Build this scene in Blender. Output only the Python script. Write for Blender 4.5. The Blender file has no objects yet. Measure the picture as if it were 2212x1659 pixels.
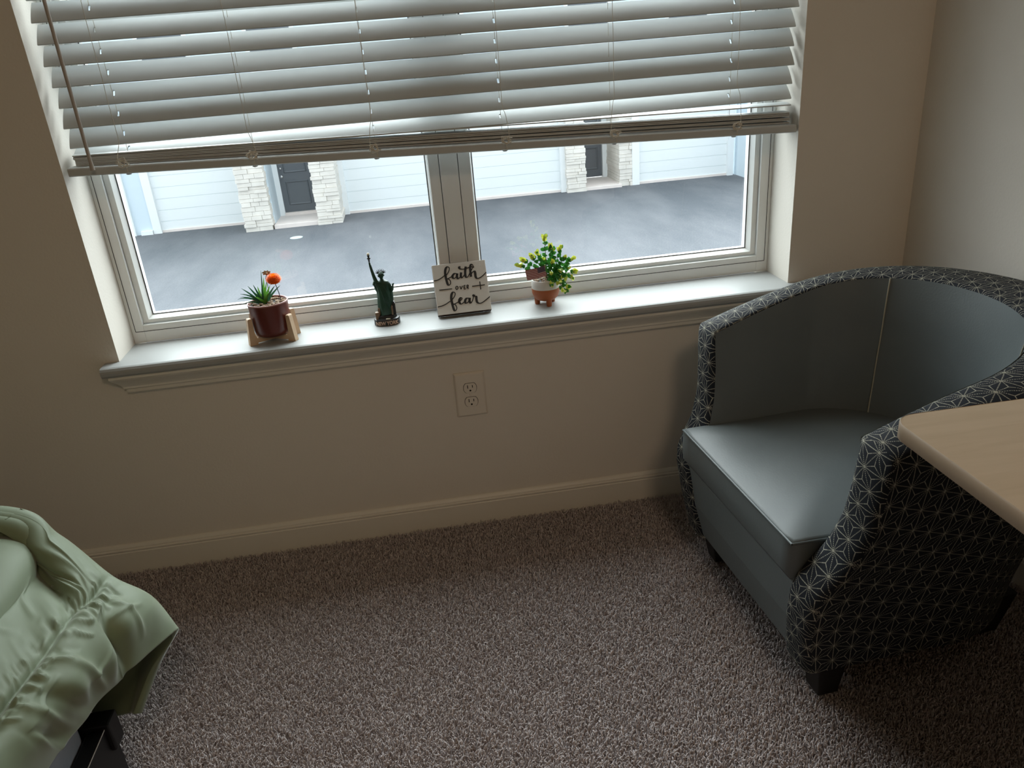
import bpy, bmesh, math, random
import numpy as np
from mathutils import Vector, Matrix, noise

random.seed(7)
rng = np.random.default_rng(11)
scene = bpy.context.scene
COL = scene.collection
PI = math.pi

# ------------------------------------------------------------------ camera
cam_data = bpy.data.cameras.new('camera')
cam_data.sensor_fit = 'HORIZONTAL'
cam_data.sensor_width = 36.0
cam_data.lens = 1659.85 / 2212.0 * 36.0
cam_data.clip_start = 0.05
cam_data.clip_end = 300
cam = bpy.data.objects.new('camera', cam_data)
COL.objects.link(cam)
YAW, PITCH, ROLL = 0.1101, 0.4116, -0.0822
fw = Vector((math.sin(YAW) * math.cos(PITCH), math.cos(YAW) * math.cos(PITCH), -math.sin(PITCH)))
rt = Vector((math.cos(YAW), -math.sin(YAW), 0))
up = rt.cross(fw)
rt2 = math.cos(ROLL) * rt + math.sin(ROLL) * up
up2 = -math.sin(ROLL) * rt + math.cos(ROLL) * up
M = Matrix(((rt2.x, up2.x, -fw.x, -0.0519), (rt2.y, up2.y, -fw.y, -1.8267), (rt2.z, up2.z, -fw.z, 1.1913), (0, 0, 0, 1)))
cam.matrix_world = M
scene.camera = cam

# ------------------------------------------------------------------ world, light, exposure
world = bpy.data.worlds.new('overcast_sky')
scene.world = world
world.use_nodes = True
wn = world.node_tree.nodes
wl = world.node_tree.links
bg = wn['Background']
bg.inputs[1].default_value = 1.0
# overcast sky, much brighter where the hidden sun stands behind thin cloud above the house across the yard
SUN_EL, SUN_AZ = math.radians(46), math.radians(4)
w_tc = wn.new('ShaderNodeTexCoord')
w_dot = wn.new('ShaderNodeVectorMath'); w_dot.operation = 'DOT_PRODUCT'
w_dot.inputs[1].default_value = (math.cos(SUN_EL) * math.sin(SUN_AZ), math.cos(SUN_EL) * math.cos(SUN_AZ), math.sin(SUN_EL))
wl.new(w_tc.outputs['Generated'], w_dot.inputs[0])
w_map = wn.new('ShaderNodeMapRange'); w_map.interpolation_type = 'SMOOTHERSTEP'
w_map.inputs['From Min'].default_value = 0.35; w_map.inputs['From Max'].default_value = 1.0
w_map.inputs['To Min'].default_value = 0.0; w_map.inputs['To Max'].default_value = 1.0
wl.new(w_dot.outputs['Value'], w_map.inputs['Value'])
w_mix = wn.new('ShaderNodeMix'); w_mix.data_type = 'RGBA'; w_mix.clamp_result = False
SKY, GLOW = 2.65, 11.5
w_mix.inputs[6].default_value = (0.86 * SKY, 0.95 * SKY, 1.0 * SKY, 1)
w_mix.inputs[7].default_value = (0.90 * GLOW, 0.98 * GLOW, 1.0 * GLOW, 1)
wl.new(w_map.outputs['Result'], w_mix.inputs[0])
wl.new(w_mix.outputs[2], bg.inputs[0])

# daylight portal (sampling aid of the sky through the window opening; gives off no light of its own)
pl = bpy.data.lights.new('window_daylight', 'AREA')
pl.shape = 'RECTANGLE'
pl.size, pl.size_y = 1.70, 1.44
pl.cycles.is_portal = True
po = bpy.data.objects.new('window_daylight', pl)
COL.objects.link(po)
po.location = (0.054, 0.21, 1.28)
po.rotation_euler = (-PI / 2, 0, 0)

# warm fill light added high up behind the camera, no such lamp in view
rl = bpy.data.lights.new('warm_fill_light', 'AREA')
rl.shape = 'DISK'
rl.size = 0.6
rl.energy = 17
rl.color = (1.0, 0.745, 0.51)
ro = bpy.data.objects.new('warm_fill_light', rl)
COL.objects.link(ro)
ro.location = (0.35, -3.0, 2.60)

scene.view_settings.view_transform = 'Standard'
scene.view_settings.look = 'None'
scene.view_settings.exposure = 0.0
scene.view_settings.gamma = 1.0
scene.view_settings.use_curve_mapping = False
scene.cycles.max_bounces = 12
scene.cycles.diffuse_bounces = 8
scene.cycles.transparent_max_bounces = 16
scene.cycles.sample_clamp_indirect = 4.0
scene.cycles.use_denoising = True

# ------------------------------------------------------------------ materials
def new_mat(name):
    m = bpy.data.materials.new(name)
    m.use_nodes = True
    nt = m.node_tree
    return m, nt, nt.nodes, nt.links, nt.nodes['Principled BSDF']

def mat(name, col, rough=0.6, spec=0.5, metal=0.0, bump=0.0, bscale=200.0, var=0.0, vscale=8.0, trans=0.0):
    m, nt, n, l, b = new_mat(name)
    b.inputs['Base Color'].default_value = (*col, 1)
    b.inputs['Roughness'].default_value = rough
    b.inputs['Metallic'].default_value = metal
    b.inputs['Specular IOR Level'].default_value = spec
    if var > 0 or bump > 0:
        tc = n.new('ShaderNodeTexCoord')
    if var > 0:
        nz = n.new('ShaderNodeTexNoise')
        nz.inputs['Scale'].default_value = vscale
        nz.inputs['Detail'].default_value = 5
        l.new(tc.outputs['Object'], nz.inputs['Vector'])
        mx = n.new('ShaderNodeMix')
        mx.data_type = 'RGBA'
        mx.inputs[6].default_value = (*[c * (1 - var) for c in col], 1)
        mx.inputs[7].default_value = (*[min(1, c * (1 + var)) for c in col], 1)
        l.new(nz.outputs['Fac'], mx.inputs[0])
        l.new(mx.outputs[2], b.inputs['Base Color'])
    if bump > 0:
        nb = n.new('ShaderNodeTexNoise')
        nb.inputs['Scale'].default_value = bscale
        nb.inputs['Detail'].default_value = 4
        l.new(tc.outputs['Object'], nb.inputs['Vector'])
        bp = n.new('ShaderNodeBump')
        bp.inputs['Strength'].default_value = bump
        bp.inputs['Distance'].default_value = 0.002
        l.new(nb.outputs['Fac'], bp.inputs['Height'])
        l.new(bp.outputs['Normal'], b.inputs['Normal'])
    if trans > 0:
        tr = n.new('ShaderNodeBsdfTranslucent')
        src = b.inputs['Base Color'].links[0].from_socket if b.inputs['Base Color'].is_linked else None
        if src: l.new(src, tr.inputs['Color'])
        else: tr.inputs['Color'].default_value = (*col, 1)
        ms = n.new('ShaderNodeMixShader'); ms.inputs[0].default_value = trans
        l.new(b.outputs[0], ms.inputs[1]); l.new(tr.outputs[0], ms.inputs[2]); l.new(ms.outputs[0], n['Material Output'].inputs[0])
    return m

M_WALL = mat('wall_paint', (0.68, 0.64, 0.575), 0.75, 0.3, bump=0.25, bscale=160, var=0.03, vscale=3)
M_CEIL = mat('ceiling_paint', (0.72, 0.70, 0.66), 0.9)
M_TRIM = mat('trim_paint', (0.70, 0.67, 0.60), 0.42, 0.4)
M_SILL = mat('sill_paint', (0.37, 0.38, 0.375), 0.45, 0.25, bump=0.05, bscale=60)
M_VINYLFRAME = mat('window_vinyl', (0.74, 0.75, 0.73), 0.4, 0.5)
M_GASKET = mat('window_gasket', (0.03, 0.03, 0.03), 0.7)
M_CORD = mat('blind_cord', (0.62, 0.58, 0.50), 0.8)
M_WAND = mat('blind_wand', (0.42, 0.38, 0.34), 0.35)
M_FLOOR = mat('carpet_backing', (0.22, 0.19, 0.188), 1.0)
M_PLATE = mat('outlet_plastic', (0.68, 0.63, 0.55), 0.4, 0.5)
M_SLOT = mat('outlet_slot', (0.012, 0.010, 0.009), 0.8)
M_VINYL = mat('grey_vinyl', (0.108, 0.124, 0.125), 0.46, 0.50, bump=0.12, bscale=260, var=0.08, vscale=14)
M_PIPING = mat('grey_piping', (0.10, 0.12, 0.122), 0.42, 0.5)
M_STITCH = mat('seam_thread', (0.36, 0.34, 0.26), 0.7)
M_LEGWOOD = mat('black_leg_wood', (0.010, 0.008, 0.007), 0.5)
M_MATTRESS = mat('mattress_cloth', (0.34, 0.38, 0.44), 0.85, bump=0.2, bscale=500)
M_BEDBLACK = mat('black_bed_panel', (0.006, 0.006, 0.007), 0.45, 0.4)
M_TABLEEDGE = mat('table_edge_band', (0.44, 0.33, 0.225), 0.45, var=0.06, vscale=30)
M_TABLELEG = mat('dark_table_leg', (0.02, 0.02, 0.02), 0.5)
M_POT = mat('oxblood_glaze', (0.115, 0.020, 0.012), 0.28, 0.5, var=0.12, vscale=20)
M_POTRIM = mat('pot_rim_glaze', (0.34, 0.17, 0.15), 0.35)
M_STANDWOOD = mat('pale_stand_wood', (0.62, 0.45, 0.30), 0.6, var=0.15, vscale=40)
M_PEBBLE = mat('pebble', (0.36, 0.27, 0.19), 0.7, var=0.5, vscale=120)
M_SOIL = mat('dark_soil', (0.018, 0.013, 0.010), 0.9)
M_BLADE = mat('grass_leaf', (0.10, 0.28, 0.035), 0.45, var=0.5, vscale=25, trans=0.25)
M_BLADED = mat('dark_grass_leaf', (0.022, 0.10, 0.045), 0.45, var=0.4, vscale=25, trans=0.15)
M_FLOWER = mat('orange_petal', (0.95, 0.19, 0.012), 0.6, var=0.25, vscale=60, trans=0.3)
M_WIRE = mat('dark_wire', (0.015, 0.012, 0.012), 0.5)
M_DRYBUD = mat('dried_bud', (0.46, 0.33, 0.22), 0.8, var=0.3, vscale=80)
M_FIG = mat('dark_green_patina', (0.008, 0.046, 0.024), 0.42, 0.5, var=0.6, vscale=70)
M_FIGTAN = mat('tan_stone_paint', (0.17, 0.11, 0.065), 0.6, var=0.4, vscale=90)
M_FIGBLACK = mat('black_base_paint', (0.012, 0.011, 0.010), 0.4)
M_FIGPALE = mat('pale_flame_paint', (0.75, 0.72, 0.58), 0.5)
M_FIGLETTER = mat('copper_letter_paint', (0.50, 0.33, 0.24), 0.5)
M_SIGN = mat('sign_whitewash', (0.60, 0.57, 0.52), 0.7, bump=0.1, bscale=200, var=0.05, vscale=40)
M_SIGNWOOD = mat('sign_dark_wood', (0.055, 0.028, 0.018), 0.7)
M_INK = mat('black_lettering', (0.008, 0.008, 0.008), 0.6)
M_POTWHITE = mat('white_pot_glaze', (0.60, 0.58, 0.54), 0.5)
M_TERRA = mat('terracotta', (0.34, 0.085, 0.017), 0.55, var=0.12, vscale=40)
M_LEAF = mat('shrub_leaf', (0.035, 0.22, 0.028), 0.35, var=0.6, vscale=45, trans=0.2)
M_LEAFY = mat('yellow_green_leaf', (0.60, 0.66, 0.09), 0.45, var=0.4, vscale=60, trans=0.3)
M_STEM = mat('plant_stem', (0.07, 0.08, 0.02), 0.6)
M_FLAGRED = mat('flag_red', (0.24, 0.020, 0.028), 0.6)
M_FLAGWHITE = mat('flag_white', (0.60, 0.42, 0.39), 0.7)
M_FLAGBLUE = mat('flag_blue', (0.012, 0.016, 0.055), 0.7)
M_STICK = mat('flag_stick', (0.40, 0.30, 0.18), 0.6)
# outside
M_SIDING = mat('blue_siding', (0.55, 0.64, 0.70), 0.7)
M_XTRIM = mat('white_exterior_trim', (0.72, 0.75, 0.76), 0.6)
M_GARAGE = mat('white_garage_door', (0.70, 0.74, 0.75), 0.6)
M_STONE = mat('pale_ledge_stone', (0.66, 0.63, 0.58), 0.9, bump=0.5, bscale=30, var=0.22, vscale=3)
M_XDOOR = mat('black_door_paint', (0.085, 0.098, 0.112), 0.5)
M_CONC = mat('concrete_step', (0.66, 0.60, 0.57), 0.9, var=0.1, vscale=5)
M_METALKNOB = mat('door_hardware', (0.6, 0.6, 0.6), 0.3, metal=0.9)
M_COVER = mat('pale_utility_cover', (0.42, 0.50, 0.50), 0.7)
M_ROOF = mat('roof_shingle', (0.08, 0.08, 0.085), 0.9)

def blind_material():
    m, nt, n, l, b = new_mat('blind_slat_plastic')
    b.inputs['Base Color'].default_value = (0.49, 0.51, 0.505, 1)
    b.inputs['Roughness'].default_value = 0.45
    tr = n.new('ShaderNodeBsdfTranslucent')
    tr.inputs['Color'].default_value = (0.60, 0.60, 0.55, 1)
    mx = n.new('ShaderNodeMixShader')
    mx.inputs[0].default_value = 0.012
    l.new(b.outputs[0], mx.inputs[1])
    l.new(tr.outputs[0], mx.inputs[2])
    l.new(mx.outputs[0], n['Material Output'].inputs[0])
    return m
M_SLAT = blind_material()

def glass_material():
    m, nt, n, l, b = new_mat('window_glass')
    n.remove(b)
    t = n.new('ShaderNodeBsdfTransparent')
    t.inputs[0].default_value = (0.97, 0.985, 0.98, 1)
    g = n.new('ShaderNodeBsdfGlossy')
    g.inputs['Roughness'].default_value = 0.02
    # thin pane: Schlick reflectance, the same from either side
    geo = n.new('ShaderNodeNewGeometry')
    dt = n.new('ShaderNodeVectorMath'); dt.operation = 'DOT_PRODUCT'
    l.new(geo.outputs['Incoming'], dt.inputs[0]); l.new(geo.outputs['True Normal'], dt.inputs[1])
    def mth(op, x, y):
        k = n.new('ShaderNodeMath'); k.operation = op
        for i_, v_ in enumerate((x, y)):
            if isinstance(v_, (int, float)): k.inputs[i_].default_value = v_
            elif v_ is not None: l.new(v_, k.inputs[i_])
        return k.outputs[0]
    ab = mth('ABSOLUTE', dt.outputs['Value'], None)
    pw = mth('POWER', mth('SUBTRACT', 1.0, ab), 5.0)
    fac = mth('ADD', mth('MULTIPLY', pw, 0.94), 0.06)
    mx = n.new('ShaderNodeMixShader')
    l.new(fac, mx.inputs[0])
    l.new(t.outputs[0], mx.inputs[1])
    l.new(g.outputs[0], mx.inputs[2])
    l.new(mx.outputs[0], n['Material Output'].inputs[0])
    return m
M_GLASS = glass_material()

def carpet_material():
    m, nt, n, l, b = new_mat('carpet_yarn')
    b.inputs['Roughness'].default_value = 1.0
    b.inputs['Specular IOR Level'].default_value = 0.1
    at = n.new('ShaderNodeAttribute')
    at.attribute_name = 'tint'
    cr = n.new('ShaderNodeValToRGB')
    cr.color_ramp.elements[0].color = (0.36, 0.315, 0.31, 1)
    cr.color_ramp.elements[1].color = (0.68, 0.62, 0.615, 1)
    l.new(at.outputs['Fac'], cr.inputs[0])
    l.new(cr.outputs[0], b.inputs['Base Color'])
    return m
M_CARPET = carpet_material()

def asphalt_material():
    m, nt, n, l, b = new_mat('asphalt')
    b.inputs['Roughness'].default_value = 1.0
    b.inputs['Specular IOR Level'].default_value = 0.05
    tc = n.new('ShaderNodeTexCoord')
    n1 = n.new('ShaderNodeTexNoise'); n1.inputs['Scale'].default_value = 0.55; n1.inputs['Detail'].default_value = 8; n1.inputs['Roughness'].default_value = 0.65
    n2 = n.new('ShaderNodeTexNoise'); n2.inputs['Scale'].default_value = 30; n2.inputs['Detail'].default_value = 3
    mp = n.new('ShaderNodeMapping'); mp.inputs['Scale'].default_value = (1, .32, 1)
    l.new(tc.outputs['Object'], mp.inputs[0]); l.new(mp.outputs[0], n1.inputs[0]); l.new(tc.outputs['Object'], n2.inputs[0])
    cr = n.new('ShaderNodeValToRGB')
    cr.color_ramp.elements[0].position = 0.36; cr.color_ramp.elements[0].color = (0.118, 0.128, 0.143, 1)
    cr.color_ramp.elements[1].position = 0.78; cr.color_ramp.elements[1].color = (0.215, 0.220, 0.234, 1)
    l.new(n1.outputs[0], cr.inputs[0])
    mx = n.new('ShaderNodeMix'); mx.data_type = 'RGBA'; mx.blend_type = 'MULTIPLY'; mx.inputs[0].default_value = 0.35
    l.new(cr.outputs[0], mx.inputs[6]); l.new(n2.outputs[0], mx.inputs[7])
    l.new(mx.outputs[2], b.inputs['Base Color'])
    return m
M_ASPHALT = asphalt_material()

def comforter_material():
    m, nt, n, l, b = new_mat('sage_comforter_cloth')
    b.inputs['Base Color'].default_value = (0.165, 0.210, 0.130, 1)
    b.inputs['Roughness'].default_value = 0.62
    b.inputs['Sheen Weight'].default_value = 0.25
    b.inputs['Sheen Roughness'].default_value = 0.4
    tc = n.new('ShaderNodeTexCoord')
    nb = n.new('ShaderNodeTexNoise'); nb.inputs['Scale'].default_value = 9; nb.inputs['Detail'].default_value = 2; nb.inputs['Distortion'].default_value = 0.3
    l.new(tc.outputs['Object'], nb.inputs[0])
    bp = n.new('ShaderNodeBump'); bp.inputs['Strength'].default_value = 0.10; bp.inputs['Distance'].default_value = 0.004
    l.new(nb.outputs[0], bp.inputs['Height']); l.new(bp.outputs[0], b.inputs['Normal'])
    return m
M_COMF = comforter_material()

def table_material():
    m, nt, n, l, b = new_mat('oak_laminate')
    b.inputs['Roughness'].default_value = 0.42
    tc = n.new('ShaderNodeTexCoord')
    mp = n.new('ShaderNodeMapping'); mp.inputs['Scale'].default_value = (1.6, 16, 1); mp.inputs['Rotation'].default_value = (0, 0, 0.06)
    l.new(tc.outputs['Object'], mp.inputs[0])
    nz = n.new('ShaderNodeTexNoise'); nz.inputs['Scale'].default_value = 3.2; nz.inputs['Detail'].default_value = 6; nz.inputs['Distortion'].default_value = 0.8
    l.new(mp.outputs[0], nz.inputs[0])
    cr = n.new('ShaderNodeValToRGB')
    cr.color_ramp.elements[0].position = 0.30; cr.color_ramp.elements[0].color = (0.49, 0.385, 0.265, 1)
    cr.color_ramp.elements[1].position = 0.62; cr.color_ramp.elements[1].color = (0.54, 0.43, 0.305, 1)
    l.new(nz.outputs[0], cr.inputs[0]); l.new(cr.outputs[0], b.inputs['Base Color'])
    return m
M_TABLE = table_material()

def fabric_material(a=0.042):
    """dark navy upholstery woven with a dotted cream star lattice (UVs are in metres)"""
    m, nt, n, l, b = new_mat('star_lattice_fabric')
    def math_(op, x, y=None, z=None):
        k = n.new('ShaderNodeMath'); k.operation = op
        for i, v in enumerate((x, y, z)):
            if v is None: continue
            if isinstance(v, (int, float)): k.inputs[i].default_value = v
            else: l.new(v, k.inputs[i])
        return k.outputs[0]
    uv = n.new('ShaderNodeUVMap'); uv.uv_map = 'UVMap'
    sp = n.new('ShaderNodeSeparateXYZ'); l.new(uv.outputs[0], sp.inputs[0])
    X = math_('DIVIDE', sp.outputs[0], a); Y = math_('DIVIDE', sp.outputs[1], a)
    u = math_('SUBTRACT', X, math_('MULTIPLY', Y, 0.57735)); v = math_('MULTIPLY', Y, 1.1547)
    fu = math_('FRACT', u); fv = math_('FRACT', v)
    t = math_('GREATER_THAN', math_('ADD', fu, fv), 1.0)
    b1 = math_('ABSOLUTE', math_('SUBTRACT', t, fu)); b2 = math_('ABSOLUTE', math_('SUBTRACT', t, fv))
    b0 = math_('SUBTRACT', math_('SUBTRACT', 1.0, b1), b2)
    mn = math_('MINIMUM', b0, math_('MINIMUM', b1, b2)); mxx = math_('MAXIMUM', b0, math_('MAXIMUM', b1, b2))
    mid = math_('SUBTRACT', math_('SUBTRACT', 1.0, mn), mxx)
    h = 0.8660
    d_edge = math_('MULTIPLY', mn, h)
    d_cen = math_('MULTIPLY', math_('SUBTRACT', mid, mn), h / 1.732)
    w = 0.019
    rad = math_('SUBTRACT', 1.0, mxx)
    dots = math_('GREATER_THAN', math_('FRACT', math_('MULTIPLY', rad, 13.0)), 0.42)
    # lattice lines along the first axis are woven solid (their small barycentric is the one of the row direction)
    row = math_('MULTIPLY', math_('LESS_THAN', math_('MULTIPLY', b2, h), w), math_('GREATER_THAN', math_('FRACT', math_('MULTIPLY', rad, 20.0)), 0.28))
    edge = math_('MULTIPLY', math_('LESS_THAN', d_edge, w), dots)
    # solid zigzag: outer portions of the centroid lines; dotted near the star centres
    cen_on = math_('MAXIMUM', dots, math_('GREATER_THAN', rad, 0.42))
    cen = math_('MULTIPLY', math_('LESS_THAN', d_cen, w * 0.9), cen_on)
    star = math_('LESS_THAN', rad, 0.055)
    line = math_('MAXIMUM', math_('MAXIMUM', row, edge), math_('MAXIMUM', cen, star))
    mx = n.new('ShaderNodeMix'); mx.data_type = 'RGBA'
    mx.inputs[6].default_value = (0.008, 0.010, 0.015, 1)
    mx.inputs[7].default_value = (0.30, 0.287, 0.230, 1)
    l.new(line, mx.inputs[0])
    l.new(mx.outputs[2], b.inputs['Base Color'])
    b.inputs['Roughness'].default_value = 0.8
    b.inputs['Specular IOR Level'].default_value = 0.25
    bp = n.new('ShaderNodeBump'); bp.inputs['Strength'].default_value = 0.25; bp.inputs['Distance'].default_value = 0.0006
    l.new(line, bp.inputs['Height']); l.new(bp.outputs[0], b.inputs['Normal'])
    return m
M_FABRIC = fabric_material()

# ------------------------------------------------------------------ geometry helpers
class MB:
    """collects shapes, then links them as one mesh object"""
    def __init__(self):
        self.v, self.f, self.mi, self.sm = [], [], [], []
    def add(self, vs, fs, mi=0, smooth=False):
        o = len(self.v)
        self.v += [tuple(p) for p in vs]
        self.f += [tuple(i + o for i in q) for q in fs]
        self.mi += [mi] * len(fs); self.sm += [smooth] * len(fs)
    def box(self, x0, x1, y0, y1, z0, z1, mi=0):
        self.add([(x0, y0, z0), (x1, y0, z0), (x1, y1, z0), (x0, y1, z0), (x0, y0, z1), (x1, y0, z1), (x1, y1, z1), (x0, y1, z1)],
                 [(3, 2, 1, 0), (4, 5, 6, 7), (0, 1, 5, 4), (1, 2, 6, 5), (2, 3, 7, 6), (3, 0, 4, 7)], mi)
    def grid(self, P, mi=0, smooth=True, cu=False, cv=False, flip=False):
        nu, nv = len(P), len(P[0])
        vs = [p for r in P for p in r]
        fs = []
        for i in range(nu if cu else nu - 1):
            for j in range(nv if cv else nv - 1):
                a, b_, c, d = i * nv + j, ((i + 1) % nu) * nv + j, ((i + 1) % nu) * nv + (j + 1) % nv, i * nv + (j + 1) % nv
                fs.append((a, d, c, b_) if flip else (a, b_, c, d))
        self.add(vs, fs, mi, smooth)
    def tube(self, pts, r, n=8, mi=0, cap=True, flat=None):
        pts = [Vector(p) for p in pts]
        rs = r if isinstance(r, (list, tuple)) else [r] * len(pts)
        rings = []
        ref = None
        for i, p in enumerate(pts):
            t = (pts[min(i + 1, len(pts) - 1)] - pts[max(i - 1, 0)])
            if t.length < 1e-9: t = Vector((0, 0, 1))
            t.normalize()
            if ref is None:
                ref = t.orthogonal().normalized()
            ref = (ref - t * ref.dot(t))
            if ref.length < 1e-6: ref = t.orthogonal()
            ref.normalize()
            bi = t.cross(ref)
            rings.append([p + (ref * math.cos(2 * PI * k / n) + bi * math.sin(2 * PI * k / n)) * rs[i] for k in range(n)])
        self.grid(rings, mi, True, cv=True, flip=True)
        if cap:
            o = len(self.v)
            self.add(rings[0], [tuple(range(n))], mi)
            self.add(rings[-1], [tuple(reversed(range(n)))], mi)
    def lathe(self, prof, cx=0, cy=0, n=32, mi=0, cap0=True, cap1=True, squash=1.0):
        rings = [[(cx + r * math.cos(2 * PI * k / n), cy + squash * r * math.sin(2 * PI * k / n), z) for k in range(n)] for r, z in prof]
        self.grid(rings, mi, True, cv=True, flip=True)
        if cap0: self.add(rings[0], [tuple(reversed(range(n)))], mi)
        if cap1: self.add(rings[-1], [tuple(range(n))], mi)
    def ball(self, c, r, n=12, mi=0, s=(1, 1, 1)):
        m_ = n // 2
        rings = []
        for i in range(m_ + 1):
            a = PI * i / m_
            rr = max(math.sin(a), 1e-3)
            rings.append([(c[0] + s[0] * r * rr * math.cos(2 * PI * k / n), c[1] + s[1] * r * rr * math.sin(2 * PI * k / n), c[2] - s[2] * r * math.cos(a)) for k in range(n)])
        self.grid(rings, mi, True, cv=True, flip=True)
    def build(self, name, mats, parent=None, bevel=0, loc=None, fix=True, weld=0):
        me = bpy.data.meshes.new(name)
        me.from_pydata(self.v, [], self.f)
        if not isinstance(mats, (list, tuple)): mats = [mats]
        for m in mats: me.materials.append(m)
        me.polygons.foreach_set('material_index', self.mi)
        me.polygons.foreach_set('use_smooth', self.sm)
        if fix or weld:
            bm = bmesh.new(); bm.from_mesh(me)
            if weld: bmesh.ops.remove_doubles(bm, verts=bm.verts, dist=weld)
            if fix: bmesh.ops.recalc_face_normals(bm, faces=bm.faces)
            bm.to_mesh(me); bm.free()
        me.update()
        o = bpy.data.objects.new(name, me)
        COL.objects.link(o)
        if parent is not None: o.parent = parent
        if loc is not None: o.location = loc
        if bevel:
            bv = o.modifiers.new('bevel', 'BEVEL')
            bv.width = bevel; bv.segments = 2; bv.limit_method = 'ANGLE'; bv.angle_limit = 0.6
        return o

def tag(o, label, cat, group=None, kind=None):
    o['label'] = label; o['category'] = cat
    if group: o['group'] = group
    if kind: o['kind'] = kind
    return o
def thing(name, loc, label, cat, rz=0, group=None):
    o = bpy.data.objects.new(name, None)
    o.empty_display_size = 0.05
    COL.objects.link(o)
    o.location = loc; o.rotation_euler = (0, 0, rz)
    return tag(o, label, cat, group)
def struct(o):
    o['kind'] = 'structure'; return o
def bx(name, m, parent, *d, bevel=0):
    b = MB(); b.box(*d); return b.build(name, m, parent, bevel)
def crom(P, k):
    """Catmull-Rom through a list of tuples, k steps per span"""
    P = [np.array(p, float) for p in P]
    out = []
    n_ = len(P)
    for i in range(n_ - 1):
        p0 = P[i - 1] if i > 0 else 2 * P[0] - P[1]
        p1, p2 = P[i], P[i + 1]
        p3 = P[i + 2] if i + 2 < n_ else 2 * P[-1] - P[-2]
        for s in range(k):
            t = s / k
            out.append(0.5 * ((2 * p1) + (-p0 + p2) * t + (2 * p0 - 5 * p1 + 4 * p2 - p3) * t * t + (-p0 + 3 * p1 - 3 * p2 + p3) * t ** 3))
    out.append(P[-1])
    return out
def interp(x, xs, ys): return float(np.interp(x, xs, ys))

# ------------------------------------------------------------------ the room
XL, XR, XC = -0.7863, 0.8934, 1.211          # window recess sides, right wall
ZS, ZH = 0.576, 1.99                          # sill top, window head
XLW, YB, ZC = -2.6, -4.2, 2.65                # left wall, back wall, ceiling
w = MB()
w.box(XLW - .1, XL, 0, .2, -.02, ZC)
w.box(XR, XC + .1, 0, .2, -.02, ZC)
w.box(XL, XR, 0, .2, -.02, ZS - .026)
w.box(XL, XR, 0, .2, ZH, ZC)
struct(w.build('wall_front', M_WALL))
struct(bx('wall_right', M_WALL, None, XC, XC + .1, YB, 0, -.02, ZC))
struct(bx('wall_left', M_WALL, None, XLW - .1, XLW, YB, 0, -.02, ZC))
struct(bx('wall_back', M_WALL, None, XLW - .1, XC + .1, YB - .1, YB, -.02, ZC))
struct(bx('ceiling', M_CEIL, None, XLW - .1, XC + .1, YB - .1, .2, ZC, ZC + .1))
struct(bx('floor', M_FLOOR, None, XLW - .1, XC + .1, YB - .1, .2, -.10, -.016))

def baseboard(name, path_axis, a0, a1, fixed, sign):
    prof = [(0, -.016), (.014, -.016), (.014, .052), (.012, .054), (.0135, .058), (.0135, .060), (.0095, .062), (.0095, .065), (.006, .070), (.003, .0725), (0, .0725)]
    rows = []
    for a in (a0, a1):
        rows.append([((a, fixed + sign * d, z) if path_axis == 'x' else (fixed + sign * d, a, z)) for d, z in prof])
    b = MB(); b.grid(rows, smooth=False); b.add(rows[0], [tuple(range(len(prof)))]); b.add(rows[1], [tuple(range(len(prof)))])
    return struct(b.build(name, M_TRIM))
baseboard('baseboard_front', 'x', XLW, XC, 0, -1)
baseboard('baseboard_right', 'y', YB, 0, XC, -1)
baseboard('baseboard_left', 'y', YB, 0, XLW, 1)

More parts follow.
